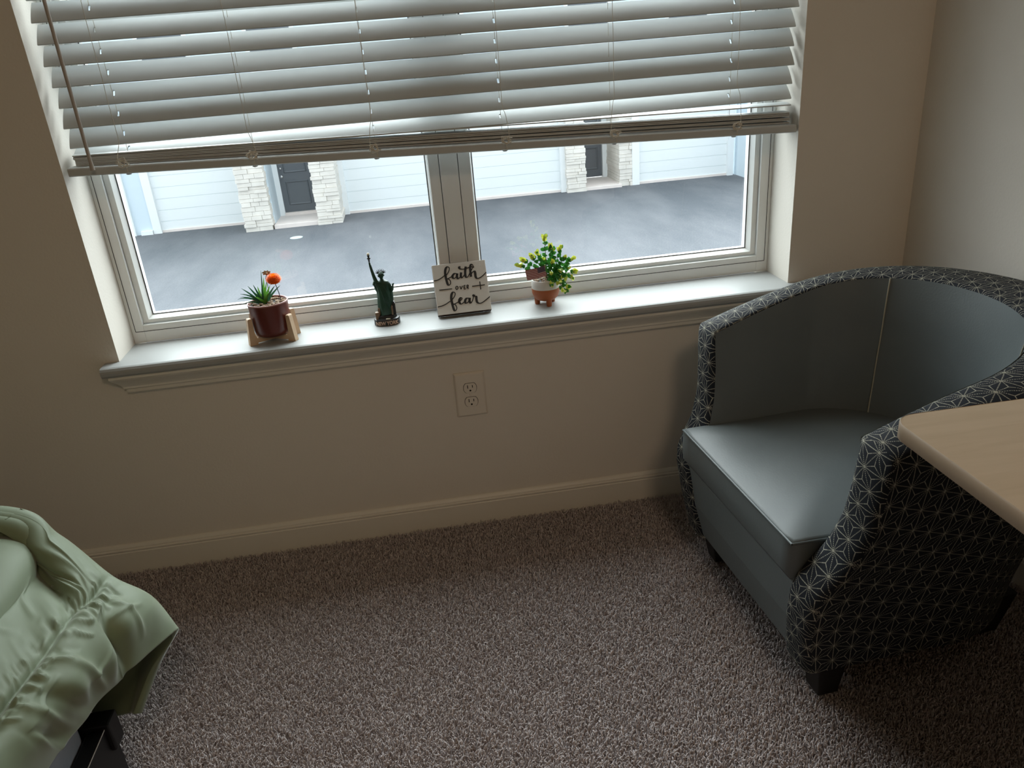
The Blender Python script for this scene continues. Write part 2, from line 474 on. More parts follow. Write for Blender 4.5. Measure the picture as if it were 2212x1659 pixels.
# carpet pile: short leaning yarn tufts, thicker towards the tip
def carpet():
    sx = 0.0038
    xs = np.arange(-1.5, 1.205, sx); ys = np.arange(-1.75, -0.016, sx)
    gx, gy = np.meshgrid(xs, ys)
    px = (gx + rng.uniform(-.5, .5, gx.shape) * sx * 1.3).ravel(); py = (gy + rng.uniform(-.5, .5, gy.shape) * sx * 1.3).ravel()
    keep = (px < XC - .004) & (py < -.0155) & ~((px > 0.9) & (py < -1.35)) & ~((px < -.75) & (py < -1.2))
    px, py = px[keep], py[keep]
    N = len(px)
    # clumps: tufts lean together in patches, with random scatter on top
    def field(fx, fy, ph): return np.sin(px * fx + ph) * np.sin(py * fy + 1.7 * ph)
    lean_a = 2.2 * field(210, 190, .3) + 1.6 * field(97, 131, 1.1) + rng.normal(0, 1.2, N)
    lean = np.clip(.0042 + .0026 * rng.normal(0, 1, N), .0006, .010)
    hgt = .0105 + .0022 * rng.normal(0, 1, N) + .0012 * field(41, 37, .6) + .0018 * field(300, 270, 2)
    hgt = np.clip(hgt, .005, .0165)
    r = np.clip(.00145 + .00035 * rng.normal(0, 1, N), .0010, .0028)
    lx, ly = np.cos(lean_a) * lean, np.sin(lean_a) * lean
    z0 = -.016
    V = np.zeros((N, 7, 3))
    rot = rng.uniform(0, 2 * PI, N)
    for k in range(3):
        a = rot + k * 2 * PI / 3
        V[:, k] = np.stack([px + np.cos(a) * r * .8, py + np.sin(a) * r * .8, np.full(N, z0)], 1)
        V[:, 3 + k] = np.stack([px + lx * .45 + np.cos(a + .7) * r, py + ly * .45 + np.sin(a + .7) * r, z0 + hgt * .72], 1)
    V[:, 6] = np.stack([px + lx * 1.25, py + ly * 1.25, z0 + hgt], 1)
    base = (np.arange(N) * 7)[:, None]
    tri = np.concatenate([base + np.array([[0, 1, 4]]), base + np.array([[0, 4, 3]]), base + np.array([[1, 2, 5]]), base + np.array([[1, 5, 4]]),
                          base + np.array([[2, 0, 3]]), base + np.array([[2, 3, 5]]), base + np.array([[3, 4, 6]]), base + np.array([[4, 5, 6]]), base + np.array([[5, 3, 6]])], 0)
    me = bpy.data.meshes.new('carpet_pile')
    nf = len(tri)
    me.vertices.add(N * 7); me.vertices.foreach_set('co', V.astype(np.float32).ravel())
    me.loops.add(nf * 3); me.loops.foreach_set('vertex_index', tri.astype(np.int32).ravel())
    me.polygons.add(nf); me.polygons.foreach_set('loop_start', (np.arange(nf) * 3).astype(np.int32))
    me.polygons.foreach_set('use_smooth', np.ones(nf, bool))
    me.update(calc_edges=True)
    at = me.attributes.new('tint', 'FLOAT', 'POINT')
    tint = np.repeat(np.clip(.5 + .28 * rng.normal(0, 1, N), 0, 1), 7)
    at.data.foreach_set('value', tint.astype(np.float32))
    me.materials.append(M_CARPET)
    o = bpy.data.objects.new('carpet_pile', me); COL.objects.link(o)
    tag(o, 'mauve grey shag carpet pile covering the whole floor', 'carpet', kind='stuff')
carpet()

# window: sill board, apron, two mulled sashes
s = MB()
prof = [(.125, ZS), (-.036, ZS), (-.041, ZS - .002), (-.0445, ZS - .007), (-.0455, ZS - .013), (-.0445, ZS - .019), (-.040, ZS - .0245), (-.034, ZS - .026), (.125, ZS - .026)]
rows = [[(x, y, z) for y, z in prof] for x in (XL + .0005, XR - .0005)]
s.grid(rows, smooth=False); [s.add(r, [tuple(range(len(prof)))]) for r in rows]
for x0, x1 in ((-.819, XL + .0005), (XR - .0005, .926)):
    pr2 = [(min(y, -.0005), z) for y, z in prof]
    rr = [[(x, y, z) for y, z in pr2] for x in (x0, x1)]
    s.grid(rr, smooth=False); [s.add(r, [tuple(range(len(pr2)))]) for r in rr]
struct(s.build('trim_1', M_SILL, fix=True))
# apron: crown-shaped moulding with returned ends
a = MB()
aprof = [(.000, ZS - .026), (.036, ZS - .026), (.037, ZS - .032), (.033, ZS - .038), (.026, ZS - .046), (.020, ZS - .054), (.0165, ZS - .060), (.0165, ZS - .065), (.012, ZS - .068), (.012, ZS - .076), (.0085, ZS - .080), (0, ZS - .082)]
rows = []
for sgn, xe in ((-1, -.772), (1, .880)):
    rows.append([(xe + sgn * d, -d, z) for d, z in aprof])
a.grid(rows, smooth=False)
for r_, xe in zip(rows, (-.772, .880)):
    back = [(p[0], 0, p[2]) for p in r_]
    a.grid([r_, back], smooth=False)
struct(a.build('trim_2', M_TRIM))

def window_unit(name, x0, x1, left):
    """one casement of the mulled pair: x0..x1 are its frame edges"""
    root = bpy.data.objects.new(name, None); COL.objects.link(root); root.location = ((x0 + x1) / 2, .125, ZS); struct(root)
    cx = (x0 + x1) / 2
    gx0, gx1 = (-.734, -.004) if left else (.112, .8395)
    f = MB()
    zb, zt = 0, ZH - ZS
    fy0, fy1 = 0.0, .075
    ox0, ox1 = (XL, .0278) if left else (.0758, XR)
    # outer frame
    def bxl(b, X0, X1, Y0, Y1, Z0, Z1): b.box(X0 - cx, X1 - cx, Y0, Y1, Z0, Z1)
    il = -.7565 if left else gx0 - .006
    ir = gx1 + .006 if left else .8615
    bxl(f, ox0, il, fy0, fy1, 0, zt); bxl(f, ir, ox1, fy0, fy1, 0, zt)
    bxl(f, il, ir, fy0, fy1, 0, .046); bxl(f, il, ir, fy0, fy1, zt - .03, zt)
    fr = f.build('frame', M_VINYLFRAME, root, bevel=.0012)
    # thin shadow gap strip of the frame against the drywall return
    g = MB()
    if left: bxl(g, XL + .0085, XL + .0098, -.0008, .004, .031, zt)
    else: bxl(g, XR - .0098, XR - .0085, -.0008, .004, .031, zt)
    bxl(g, ox0 + .009 if left else ox0, ox1 if left else ox1 - .009, -.0008, .004, .0295, .0308)
    g.build('shadow_gap', M_GASKET, root)
    # sash with sloped glazing bead
    sm = MB()
    z0s, z1s = .049, zt - .032
    zi0, zi1 = .0645, zt - .06
    def ring(X0, X1, Y, Z0, Z1): return [(X0 - cx, Y, Z0), (X1 - cx, Y, Z0), (X1 - cx, Y, Z1), (X0 - cx, Y, Z1)]
    rings = [ring(il + .001, ir - .001, .010, z0s, z1s), ring(gx0 - .008, gx1 + .008, .010, zi0 - .0075, zi1 + .0075), ring(gx0, gx1, .028, zi0, zi1), ring(gx0, gx1, .050, zi0, zi1), ring(il + .001, ir - .001, .050, z0s, z1s)]
    sm.grid(rings, smooth=False, cv=True)
    # meeting rail half way up
    bxl(sm, gx0, gx1, .012, .05, .70, .745)
    sm.build('sash', M_VINYLFRAME, root)
    gk = MB()
    def gbar(X0, X1, Z0, Z1): bxl(gk, X0, X1, .0265, .0285, Z0, Z1)
    gbar(gx0, gx1, zi0, zi0 + .0016); gbar(gx0, gx0 + .0016, zi0, zi1); gbar(gx1 - .0016, gx1, zi0, zi1)
    gk.build('gasket', M_GASKET, root)
    p = MB(); p.add([(gx0 - cx, .030, zi0), (gx1 - cx, .030, zi0), (gx1 - cx, .030, zi1), (gx0 - cx, .030, zi1)], [(0, 1, 2, 3)])
    p.build('pane', M_GLASS, root)
    return root
window_unit('window_1', XL, .028, True)
window_unit('window_2', .0755, XR, False)
mu = MB(); mu.box(.0295, .0742, .123, .20, ZS, ZH)
mo = mu.build('trim_3', M_VINYLFRAME, bevel=.001); struct(mo)

# ------------------------------------------------------------------ blind
def rail_z(x): return 1.0065 - (x + .7794) * (1.0065 - .952) / (.8934 + .7794)
BX0, BX1 = -.7695, .8865
HOLES = [-.655, -.115, .180, .735]
CORDS = [-.655, -.385, -.115, .180, .440, .735]
blind = thing('window_blind', (.054, .03, ZH), 'white horizontal slatted window blind, half raised, its slat stack sagging to the right', 'window blind')
BL = Vector((.054, .03, ZH))
def slat_mesh(name, w2, zl, zr, tilt_l, tilt_r, holes=True, sag=0, x0=BX0, x1=BX1):
    """slat with its room edge at height zl..zr, tilted so that the outer edge is higher"""
    xs = [x0]
    for hx in HOLES: xs += [hx - .0022, hx + .0022]
    xs += [x1]
    for k in range(1, 12): xs.append(x0 + (x1 - x0) * k / 12)
    xs = sorted(xs)
    ws = [0, .16, .36, .64, .84, 1.0]
    crown = [0, .0011, .0020, .0020, .0011, 0]
    th = .0026
    top, bot = [], []
    for x in xs:
        t = (x - x0) / (x1 - x0)
        zz = zl + (zr - zl) * t + sag * math.sin(PI * t); tl = tilt_l + (tilt_r - tilt_l) * t
        ct, st = math.cos(tl), math.sin(tl)
        rt_, rb = [], []
        for q, c in zip(ws, crown):
            y = .005 + q * w2 * ct - c * st; z = zz + q * w2 * st + c * ct
            rt_.append((x - BL.x, y - .002, z - BL.z)); rb.append((x - BL.x, y - .002 + th * st, z - th * ct - BL.z))
        top.append(rt_); bot.append(rb)
    b = MB()
    nv = len(ws)
    vs = [p for r_ in top for p in r_] + [p for r_ in bot for p in r_]
    off = len(xs) * nv
    fs = []
    for i in range(len(xs) - 1):
        xm = (xs[i] + xs[i + 1]) / 2
        hole = holes and any(abs(xm - hx) < .002 for hx in HOLES)
        for j in range(nv - 1):
            a_, b_, c_, d_ = i * nv + j, (i + 1) * nv + j, (i + 1) * nv + j + 1, i * nv + j + 1
            if hole and j == 2: continue
            fs.append((a_, b_, c_, d_)); fs.append((off + d_, off + c_, off + b_, off + a_))
        fs.append((off + i * nv, off + (i + 1) * nv, (i + 1) * nv, i * nv)); fs.append((i * nv + nv - 1, (i + 1) * nv + nv - 1, off + (i + 1) * nv + nv - 1, off + i * nv + nv - 1))
    for i in (0, len(xs) - 1):
        for j in range(nv - 1): fs.append((i * nv + j, i * nv + j + 1, off + i * nv + j + 1, off + i * nv + j))
    b.add(vs, fs, 0, True)
    o = b.build(name, M_SLAT, blind, fix=False)
    o.data.polygons.foreach_set('use_smooth', [True] * len(o.data.polygons))
    es = o.modifiers.new('split', 'EDGE_SPLIT'); es.split_angle = math.radians(40)
    return o
base = slat_mesh('slat', .0500, 1.0628, 1.0628, math.radians(51), math.radians(51))
k = 1
while 1.0628 + .0414 * k < 1.915:
    o = base.copy(); o.parent = blind; COL.objects.link(o); o.location = (0, 0, .0414 * k)
    o.rotation_euler = (random.uniform(-.012, .012), random.uniform(-.0004, .0004), 0)
    k += 1
rl0, rr0 = rail_z(BX0) + .0185, rail_z(BX1) + .0185
slat_mesh('slat', .0500, 1.0405, 1.0290, math.radians(26), math.radians(43), sag=-.003)
slat_mesh('slat', .0500, rl0 + .0225, rr0 + .0440, math.radians(1), math.radians(4), holes=False)
gl = [.0026, .0058, .0089, .0120, .0151, .0182]
gr = [.0030, .0092, .0125, .0190, .0225, .0262]
for a_, b_ in zip(gl, gr):
    slat_mesh('slat', .0500, rl0 + a_, rr0 + b_, math.radians(random.uniform(-.5, .5)), math.radians(random.uniform(-.6, .6)), holes=False, sag=random.uniform(-.0008, .0008), x0=BX0 + random.uniform(-.001, .004), x1=BX1 - random.uniform(0, .004))
rb = MB()
pr_ = [(0, .002), (.002, 0), (.050, 0), (.052, .002), (.052, .015), (.049, .018), (.003, .018), (0, .015)]
rows = [[(x - BL.x, .001 + y - BL.y, rail_z(x) + z - BL.z) for y, z in pr_] for x in (BX0 - .006, BX1 + .002)]
rb.grid(rows, smooth=False, cv=True); [rb.add(r, [tuple(range(8))]) for r in rows]
rail = rb.build('bottom_rail', M_SLAT, blind, bevel=.0006)
for hx in CORDS:
    b = MB(); b.lathe([(.004, 0), (.006, .0015), (.006, .0035)], 0, 0, 14)
    b.build('rail_plug', M_SLAT, rail, loc=(hx - BL.x, .012 - BL.y, rail_z(hx) - .0034 - BL.z))
b = MB(); b.box(BX0 - BL.x - .008, BX1 - BL.x + .003, -.028, .030, -.048, -.001)
b.build('headrail', M_SLAT, blind, bevel=.002)
for ci, hx in enumerate(CORDS):
    b = MB()
    zt = -.04
    # front and rear ladder cords stand just clear of the slat edges; slack near the stack
    pts = [(hx - BL.x, .0015 - BL.y, zt)] + [(hx - BL.x + random.uniform(-.0006, .0006), .0015 - BL.y, z - BL.z) for z in np.arange(1.90, 1.06, -.0414)]
    zr = rail_z(hx)
    sl = 1 if ci % 2 else -1
    pts += [(hx - BL.x + sl * .006, -.002 - BL.y, 1.050 - BL.z), (hx - BL.x + sl * .010, -.004 - BL.y, zr + .034 - BL.z), (hx - BL.x + sl * .002, -.003 - BL.y, zr + .026 - BL.z)]
    b.tube([tuple(p) for p in crom(pts, 3)], .00062, 5)
    b.tube([(hx - BL.x, .042 - BL.y, zt), (hx - BL.x, .042 - BL.y, zr + .03 - BL.z)], .0006, 5)
    b.build('ladder_cord', M_CORD, blind)
    # slack loops of cord bunched in front of the stack
    b = MB()
    random.seed(50 + ci)
    loop = []
    for q in range(15):
        an = q * 2.25 + random.uniform(-.4, .4)
        loop.append((hx - BL.x + .014 * math.cos(an) * random.uniform(.6, 1.1) + .002 * sl, -.0045 - BL.y + random.uniform(-.003, .001), zr + .026 - BL.z + .011 * math.sin(an) * random.uniform(.6, 1.05) - q * .0004))
    loop.append((hx - BL.x + .003, -.002 - BL.y, zr + .016 - BL.z)); loop.append((hx - BL.x + .003, -.001 - BL.y, zr + .002 - BL.z))
    b.tube([tuple(p) for p in crom(loop, 5)], .0009, 5)
    b.build('cord_loop', M_CORD, blind)
b = MB()
wx = -.7165
b.tube([(wx - BL.x, -.018 - BL.y, -.05), (wx - BL.x, -.018 - BL.y, 1.026 - BL.z)], .0042, 6)
b.tube([(wx - BL.x, -.018 - BL.y, 1.032 - BL.z), (wx - BL.x, -.018 - BL.y, 1.018 - BL.z)], [.0042, .0052], 10)
b.tube([(wx - BL.x, -.018 - BL.y, -.052), (wx - BL.x, -.002 - BL.y, -.035)], .002, 6)
b.build('tilt_wand', M_WAND, blind)

# ------------------------------------------------------------------ wall outlet
ot = thing('wall_outlet', (.0398, -.0005, .3767), 'beige duplex power outlet on the wall under the window sill', 'outlet')
hw, hh = .0398, .0615
b = MB()
def plate_ring(k, y): return [(-hw + k, y, -hh + k), (hw - k, y, -hh + k), (hw - k, y, hh - k), (-hw + k, y, hh - k)]
rings = [plate_ring(0, 0), plate_ring(0, -.0025), plate_ring(.0035, -.0058), plate_ring(.006, -.0064)]
b.grid(rings, smooth=False, cv=True); b.add(rings[-1], [(0, 1, 2, 3)])
b.build('cover_plate', M_PLATE, ot, bevel=.0006)
for sz in (.0195, -.0195):
    b = MB()
    oval = []
    for q in range(28):
        an = 2 * PI * q / 28
        x = .0168 * math.cos(an); z = max(-.0132, min(.0132, .0172 * math.sin(an)))
        oval.append((x, z))
    b.grid([[(x * 1.07, -.0062, sz + z * 1.07) for x, z in oval], [(x * 1.07, -.0066, sz + z * 1.07) for x, z in oval]], smooth=False, cv=True, mi=1)
    b.add([(x * 1.07, -.0066, sz + z * 1.07) for x, z in oval], [tuple(range(28))], 1)
    b.grid([[(x, -.006, sz + z) for x, z in oval], [(x, -.0082, sz + z) for x, z in oval]], smooth=False, cv=True)
    b.add([(x, -.0082, sz + z) for x, z in oval], [tuple(range(28))])
    rc = b.build('receptacle', [M_PLATE, M_SLOT], ot)
    b = MB()
    b.box(-.0072, -.0052, -.0086, -.0080, sz - .0005, sz + .0085); b.box(.0052, .0072, -.0086, -.0080, sz + .0008, sz + .0078)
    hole = [(.0026 * math.cos(q * PI / 6), -.0086, sz - .0068 + .0026 * math.sin(q * PI / 6)) for q in range(12)]
    b.add(hole, [tuple(range(12))])
    b.build('slot', M_SLOT, rc)
b = MB(); b.ball((0, -.0062, 0), .0032, 12, s=(1, .45, 1)); b.build('screw', M_PLATE, ot)

# ------------------------------------------------------------------ tub armchair (local: faces -x)
ch = thing('tub_armchair', (.87, -.53, 0), 'grey vinyl tub armchair with dark star lattice fabric on arms and back', 'armchair', rz=math.radians(4))
DXZ = ([.046, .085, .12, .19, .257, .285, .310, .336, .365, .425, .496, .6], [-.038, -.046, -.053, -.064, -.070, -.067, -.057, -.038, -.021, -.005, 0, 0])
def taper(z): return interp(z, [.07, .10, .20, .31, .43, .55], [.080, .078, .062, .038, .014, 0])
def ztop(x):
    s_ = min(max((x + .27) / .56, 0), 1)
    return .579 + .107 * (1 - (1 - s_) ** 1.8)
def stations():
    st = []
    NS, NA = 10, 18
    for i in range(NS):
        t = i / NS
        st.append((-.27 + (.21) * t, .262, -.27 + .24 * t, .345))
    for i in range(NA + 1):
        an = PI / 2 * (1 - i / NA)
        st.append((-.06 + .222 * math.cos(an), .262 * math.sin(an), -.03 + .330 * math.cos(an), .345 * math.sin(an)))
    full = [(xi, -yi, xo, -yo) for xi, yi, xo, yo in st] + [s_ for s_ in reversed(st[:-1])]
    return full
ST = stations()
def shift(x, z):
    w_ = min(max((-.03 - x) / .24, 0), 1)
    return interp(z, *DXZ) * w_
ZB = .090
def ring_pts(s_):
    xi, yi, xo, yo = s_
    xm = (xi + xo) / 2
    zt = ztop(xm)
    r = .020
    d = np.array([xi - xo, yi - yo]); wd = np.linalg.norm(d); d /= wd
    pts = []
    NZ = 14
    for j in range(NZ + 1):
        z = ZB + (zt - r - ZB) * j / NZ
        tp = taper(z)
        x, y = xo + d[0] * tp, yo + d[1] * tp
        pts.append((x + shift(x, z), y, z))
    for q in (30, 60, 90):
        an = math.radians(q)
        o_ = r * (1 - math.cos(an)); x, y = xo + d[0] * o_, yo + d[1] * o_; z = zt - r + r * math.sin(an)
        pts.append((x, y, z))
    for q in (.35, .5, .65):
        x, y = xo + d[0] * wd * q, yo + d[1] * wd * q
        pts.append((x, y, zt + .004 * math.sin(PI * q)))
    r2 = .009
    for q in (90, 45, 0):
        an = math.radians(q)
        o_ = wd - r2 * (1 - math.cos(an)); x, y = xo + d[0] * o_, yo + d[1] * o_; z = zt - r2 + r2 * math.sin(an)
        pts.append((x, y, z))
    pts.append((xi + d[0] * .000, yi + d[1] * .000, zt - .02))
    return pts
R_ = [ring_pts(s_) for s_ in ST]
me_v, me_f, me_uv = [], [], []
nu, nv = len(R_), len(R_[0])
arc = [0]
for i in range(1, nu): arc.append(arc[-1] + (Vector(R_[i][8]) - Vector(R_[i - 1][8])).length)
def uv_of(i):
    out = [0]
    for j in range(1, nv): out.append(out[-1] + (Vector(R_[i][j]) - Vector(R_[i][j - 1])).length)
    ref = out[17]
    return [(o_ - ref, arc[i] - arc[nu // 2]) for o_ in out]
UV = [uv_of(i) for i in range(nu)]
for i in range(nu):
    for j in range(nv): me_v.append(R_[i][j])
for i in range(nu - 1):
    for j in range(nv - 1):
        me_f.append((i * nv + j, (i + 1) * nv + j, (i + 1) * nv + j + 1, i * nv + j + 1))
        me_uv.append([UV[i][j], UV[i + 1][j], UV[i + 1][j + 1], UV[i][j + 1]])
# front faces of the two arms: softly bulging bands from the inner to the outer edge
for end, sgn in ((0, -1), (nu - 1, 1)):
    s_ = ST[end]
    ztp = ztop((s_[0] + s_[2]) / 2)
    zs_ = [ZB + (ztp - .020 - ZB) * j / 14 for j in range(15)]
    rows = []
    for z in zs_:
        tp = taper(z)
        y0, y1 = .262 - tp, .345 - tp
        row = []
        for q in (0, .06, .16, .3, .5, .7, .84, .94, 1.0):
            e = 1 - abs(2 * q - 1) ** 5
            top_e = 1.0 if z < ztp - .05 else max(.35, (ztp - z) / .05)
            x = -.27 + interp(z, *DXZ) - .012 * e * (.35 + .65 * top_e)
            row.append((x, sgn * (y0 + (y1 - y0) * q), z))
        rows.append(row)
    rows.append([R_[end][k_] for k_ in (23, 22, 21, 20, 19, 18, 17, 16, 15)])
    o_ = len(me_v)
    for r_ in rows: me_v += r_
    for i in range(len(rows) - 1):
        for j in range(8):
            q4 = (o_ + i * 9 + j, o_ + i * 9 + j + 1, o_ + (i + 1) * 9 + j + 1, o_ + (i + 1) * 9 + j)
            me_f.append(q4)
            me_uv.append([(me_v[k_][1] * sgn + .003, me_v[k_][2] * 1.06 + .012) for k_ in q4])
me = bpy.data.meshes.new('shell')
me.from_pydata(me_v, [], me_f)
uvl = me.uv_layers.new(name='UVMap')
uvl.data.foreach_set('uv', [c for f_ in me_uv for p_ in f_ for c in p_])
me.polygons.foreach_set('use_smooth', [True] * len(me_f))
me.materials.append(M_FABRIC)
bm = bmesh.new(); bm.from_mesh(me); bmesh.ops.remove_doubles(bm, verts=bm.verts, dist=.0008); bmesh.ops.recalc_face_normals(bm, faces=bm.faces); bm.to_mesh(me); bm.free()
sh = bpy.data.objects.new('shell', me); COL.objects.link(sh); sh.parent = ch
sh['label'] = 'dark star lattice fabric covering the arms and back'
# inner lining
b = MB()
rows = []
for si, s_ in enumerate(ST):
    xi, yi, xo, yo = s_
    d = np.array([xi - xo, yi - yo]); d /= np.linalg.norm(d)
    zt = ztop((xi + xo) / 2)
    row = []
    fr_ = min(1, min(si, len(ST) - 1 - si) / 4)
    for j in range(13):
        t = j / 12
        z = zt - .004 - t * (zt - .27)
        pad = .0004 + fr_ * .014 * math.sin(PI * min(1, t * 1.25)) ** .8 * (1 if abs(yi) < .255 else .55)
        row.append((xi + d[0] * (pad * .9 + taper(z)) + shift(xi, z), yi + d[1] * (pad + taper(z)), z))
    rows.append(row)
b.grid(rows)
ln = b.build('inner_lining', M_VINYL, ch)
# two upright seams in the lining where the arms meet the back
for sgn in (-1, 1):
    idx = min(range(len(ST)), key=lambda i: abs(ST[i][0] - .090) + (0 if ST[i][1] * sgn > 0 else 9))
    b = MB(); b.tube([Vector(p) + Vector((-.0012, -sgn * .0010, 0)) for p in rows[idx][:11]], .0016, 6)
    b.build('seam', M_STITCH, ln)
# seat cushion
per = []
def lin(p, q, n): return [(p[0] + (q[0] - p[0]) * k / n, p[1] + (q[1] - p[1]) * k / n) for k in range(n)]
NEAR, FAR = (-.352, -.222), (-.352, .243)
per += lin(NEAR, FAR, 14); per += lin(FAR, (-.06, .238), 10)
for i in range(24):
    an = PI / 2 - PI * i / 24
    per.append((-.06 + .200 * math.cos(an), .238 * math.sin(an)))
per += lin((-.06, -.238), NEAR, 10)
cen = (-.10, .005)
b = MB()
def ringz(r, z): return [(cen[0] + (x - cen[0]) * r, cen[1] + (y - cen[1]) * r, z) for x, y in per]
rings = [ringz(.02, .382)]
for r in (.2, .4, .55, .7, .8, .88, .94, .97, .99): rings.append(ringz(r, .360 + .022 * (1 - r ** 3.2)))
rings.append(ringz(.998, .357)); rings.append(ringz(1.0, .352)); rings.append(ringz(1.002, .32)); rings.append(ringz(.998, .285)); rings.append(ringz(.985, .278)); rings.append(ringz(.4, .276))
b.grid(rings, cv=True); b.add(rings[0], [tuple(range(len(per)))], smooth=True)
cu = b.build('seat_cushion', M_VINYL, ch)
b = MB(); b.tube([(x, y, .3565) for x, y in per + per[:1]], .0026, 6, cap=False); b.build('piping', M_PIPING, cu)
# front panel under the cushion
b = MB()
prof = [(-.342, .286), (-.345, .27), (-.338, .18), (-.322, .100), (-.318, .092), (-.30, .088), (-.1, .088), (-.1, .286)]
rows = [[(x, q_ * (.268 - taper(z)), z) for x, z in prof] for q_ in np.linspace(-1, 1, 9)]
b.grid(rows, smooth=False, cv=True); [b.add(r, [tuple(range(8))]) for r in (rows[0], rows[-1])]
b.build('front_panel', M_VINYL, ch, bevel=.004)
b = MB()
pts = [(s_[2] * .72, s_[3] * .74, ZB + .006) for s_ in ST]
b.add(pts, [tuple(range(len(pts)))]); b.build('underside', M_LEGWOOD, ch)
for lx, ly in ((-.266, -.226), (-.266, .226), (.15, -.17), (.15, .17)):
    b = MB()
    t_, u_ = .031, .021
    ix, iy = .006 * (1 if lx < 0 else -1), -.006 * (1 if ly > 0 else -1)
    top = [(lx - t_, ly - t_, .104), (lx + t_, ly - t_, .104), (lx + t_, ly + t_, .104), (lx - t_, ly + t_, .104)]
    bot = [(lx - u_ + ix, ly - u_ + iy, .0006), (lx + u_ + ix, ly - u_ + iy, .0006), (lx + u_ + ix, ly + u_ + iy, .0006), (lx - u_ + ix, ly + u_ + iy, .0006)]
    b.grid([bot, top], smooth=False, cv=True); b.add(bot, [(3, 2, 1, 0)]); b.add(top, [(0, 1, 2, 3)])
    b.build('leg', M_LEGWOOD, ch, bevel=.002)

# ------------------------------------------------------------------ table at the right
tb = thing('desk', (.87, -1.60, 0), 'light oak laminate desk top with rounded corner over the armchair', 'desk')
def rrect(x0, x1, y0, y1, r, n=8):
    P = []
    for cx, cy, a0 in ((x1 - r, y1 - r, 0), (x0 + r, y1 - r, 90), (x0 + r, y0 + r, 180), (x1 - r, y0 + r, 270)):
        for k in range(n + 1):
            an = math.radians(a0 + 90 * k / n); P.append((cx + r * math.cos(an), cy + r * math.sin(an)))
    return P
P = rrect(-.347, .325, -.60, .588, .030)
b = MB(); b.add([(x, y, .7205) for x, y in P], [tuple(range(len(P)))])
b.grid([[(x, y, .699) for x, y in P], [(x, y, .7205) for x, y in P]], cv=True)
b.add([(x, y, .699) for x, y in P], [tuple(reversed(range(len(P))))])
b.build('table_top', M_TABLE, tb)
P2 = rrect(-.3485, .3265, -.6015, .5895, .0315)
b = MB()
b.grid([[(x, y, z) for x, y in Q] for Q, z in ((P, .6988), (P2, .6995), (P2, .7190), (P, .7209))], cv=True)
b.build('edge_band', M_TABLEEDGE, tb)
for y in (-.45, .25):
    b = MB(); b.box(.20, .26, y - .03, y + .03, .02, .70); b.build('leg', M_TABLELEG, tb, bevel=.003)
    b = MB(); b.box(.02, .31, y - .035, y + .035, .0006, .022); b.build('foot', M_TABLELEG, tb, bevel=.004)

# ------------------------------------------------------------------ bed and comforter
bed = thing('bed', (-1.3, -1.9, 0), 'bed with black side panel and grey mattress at the left', 'bed')
B0 = Vector((-1.3, -1.9, 0))
def bbox(name, m, x0, x1, y0, y1, z0, z1, bevel=.003):
    return bx(name, m, bed, x0 - B0.x, x1 - B0.x, y0 - B0.y, y1 - B0.y, z0, z1, bevel=bevel)
bbox('mattress', M_MATTRESS, -1.945, -.6345, -2.89, -.892, .269, .515, .012)
bbox('side_panel', M_BEDBLACK, -.632, -.606, -2.9, -.862, .045, .300)
bbox('end_panel', M_BEDBLACK, -1.95, -.632, -.888, -.862, .045, .295)
bbox('side_panel', M_BEDBLACK, -1.97, -1.95, -2.9, -.862, .045, .300)
bbox('slat_deck', M_BEDBLACK, -1.95, -.634, -2.9, -.89, .235, .268)
for x, y in ((-.66, -.90), (-1.92, -.90), (-.66, -2.86), (-1.92, -2.86)):
    bbox('leg', M_BEDBLACK, x - .028, x + .028, y - .02, y + .02, .0006, .27)
bbox('corner_bracket', M_BEDBLACK, -.640, -.598, -.888, -.855, .255, .308)
b = MB(); b.tube([Vector((-.605, -.89, .3012)) - B0, Vector((-.605, -2.88, .3012)) - B0], .0009, 5)
b.build('edge_strip', M_WAND, bed)

H = [(-.585, -.823, .260), (-.545, -.806, .33), (-.5, -.801, .393), (-.520, -.915, .435), (-.535, -.94, .434), (-.54, -.991, .451), (-.545, -1.069, .465), (-.55, -1.156, .478), (-.55, -1.6, .48), (-.55, -2.3, .48)]
D = [(-.605, -.805, .250), (-.560, -.765, .37), (-.525, -.799, .46), (-.52, -.912, .502), (-.535, -.958, .503), (-.535, -1.047, .533), (-.54, -1.127, .549), (-.54, -1.228, .565), (-.54, -1.6, .56), (-.54, -2.3, .56)]
S = [(-.66, -.795, .252), (-.610, -.750, .39), (-.57, -.797, .503), (-.565, -.873, .524), (-.565, -.924, .542), (-.56, -1.044, .561), (-.56, -1.129, .573), (-.56, -1.254, .588), (-.56, -1.6, .59), (-.56, -2.3, .59)]
T = [(-.70, -.74, .30), (-.67, -.710, .43), (-.65, -.742, .551), (-.64, -.802, .566), (-.645, -.826, .545), (-.635, -.961, .565), (-.63, -1.063, .585), (-.63, -1.182, .597), (-.63, -1.6, .6), (-.63, -2.3, .6)]
U = [(-.78, -.71, .34), (-.75, -.685, .48), (-.73, -.720, .598), (-.72, -.752, .606), (-.71, -.772, .592), (-.70, -.909, .598), (-.70, -1.004, .607), (-.70, -1.118, .61), (-.70, -1.6, .61), (-.70, -2.3, .61)]
V = [(-1.05, -.70, .34), (-1.05, -.675, .50), (-1.05, -.70, .630), (-1.05, -.75, .640), (-1.05, -.79, .625), (-1.05, -.92, .635), (-1.05, -1.0, .640), (-1.05, -1.12, .64), (-1.05, -1.6, .64), (-1.05, -2.3, .64)]
Wr = [(-1.9, y, z) for (_, y, z) in V]
CP = np.array([Wr, V, U, T, S, D, H])
KU, KV = 30, 30
step1 = [crom(list(CP[i]), KV) for i in range(len(CP))]
step1 = np.array(step1)
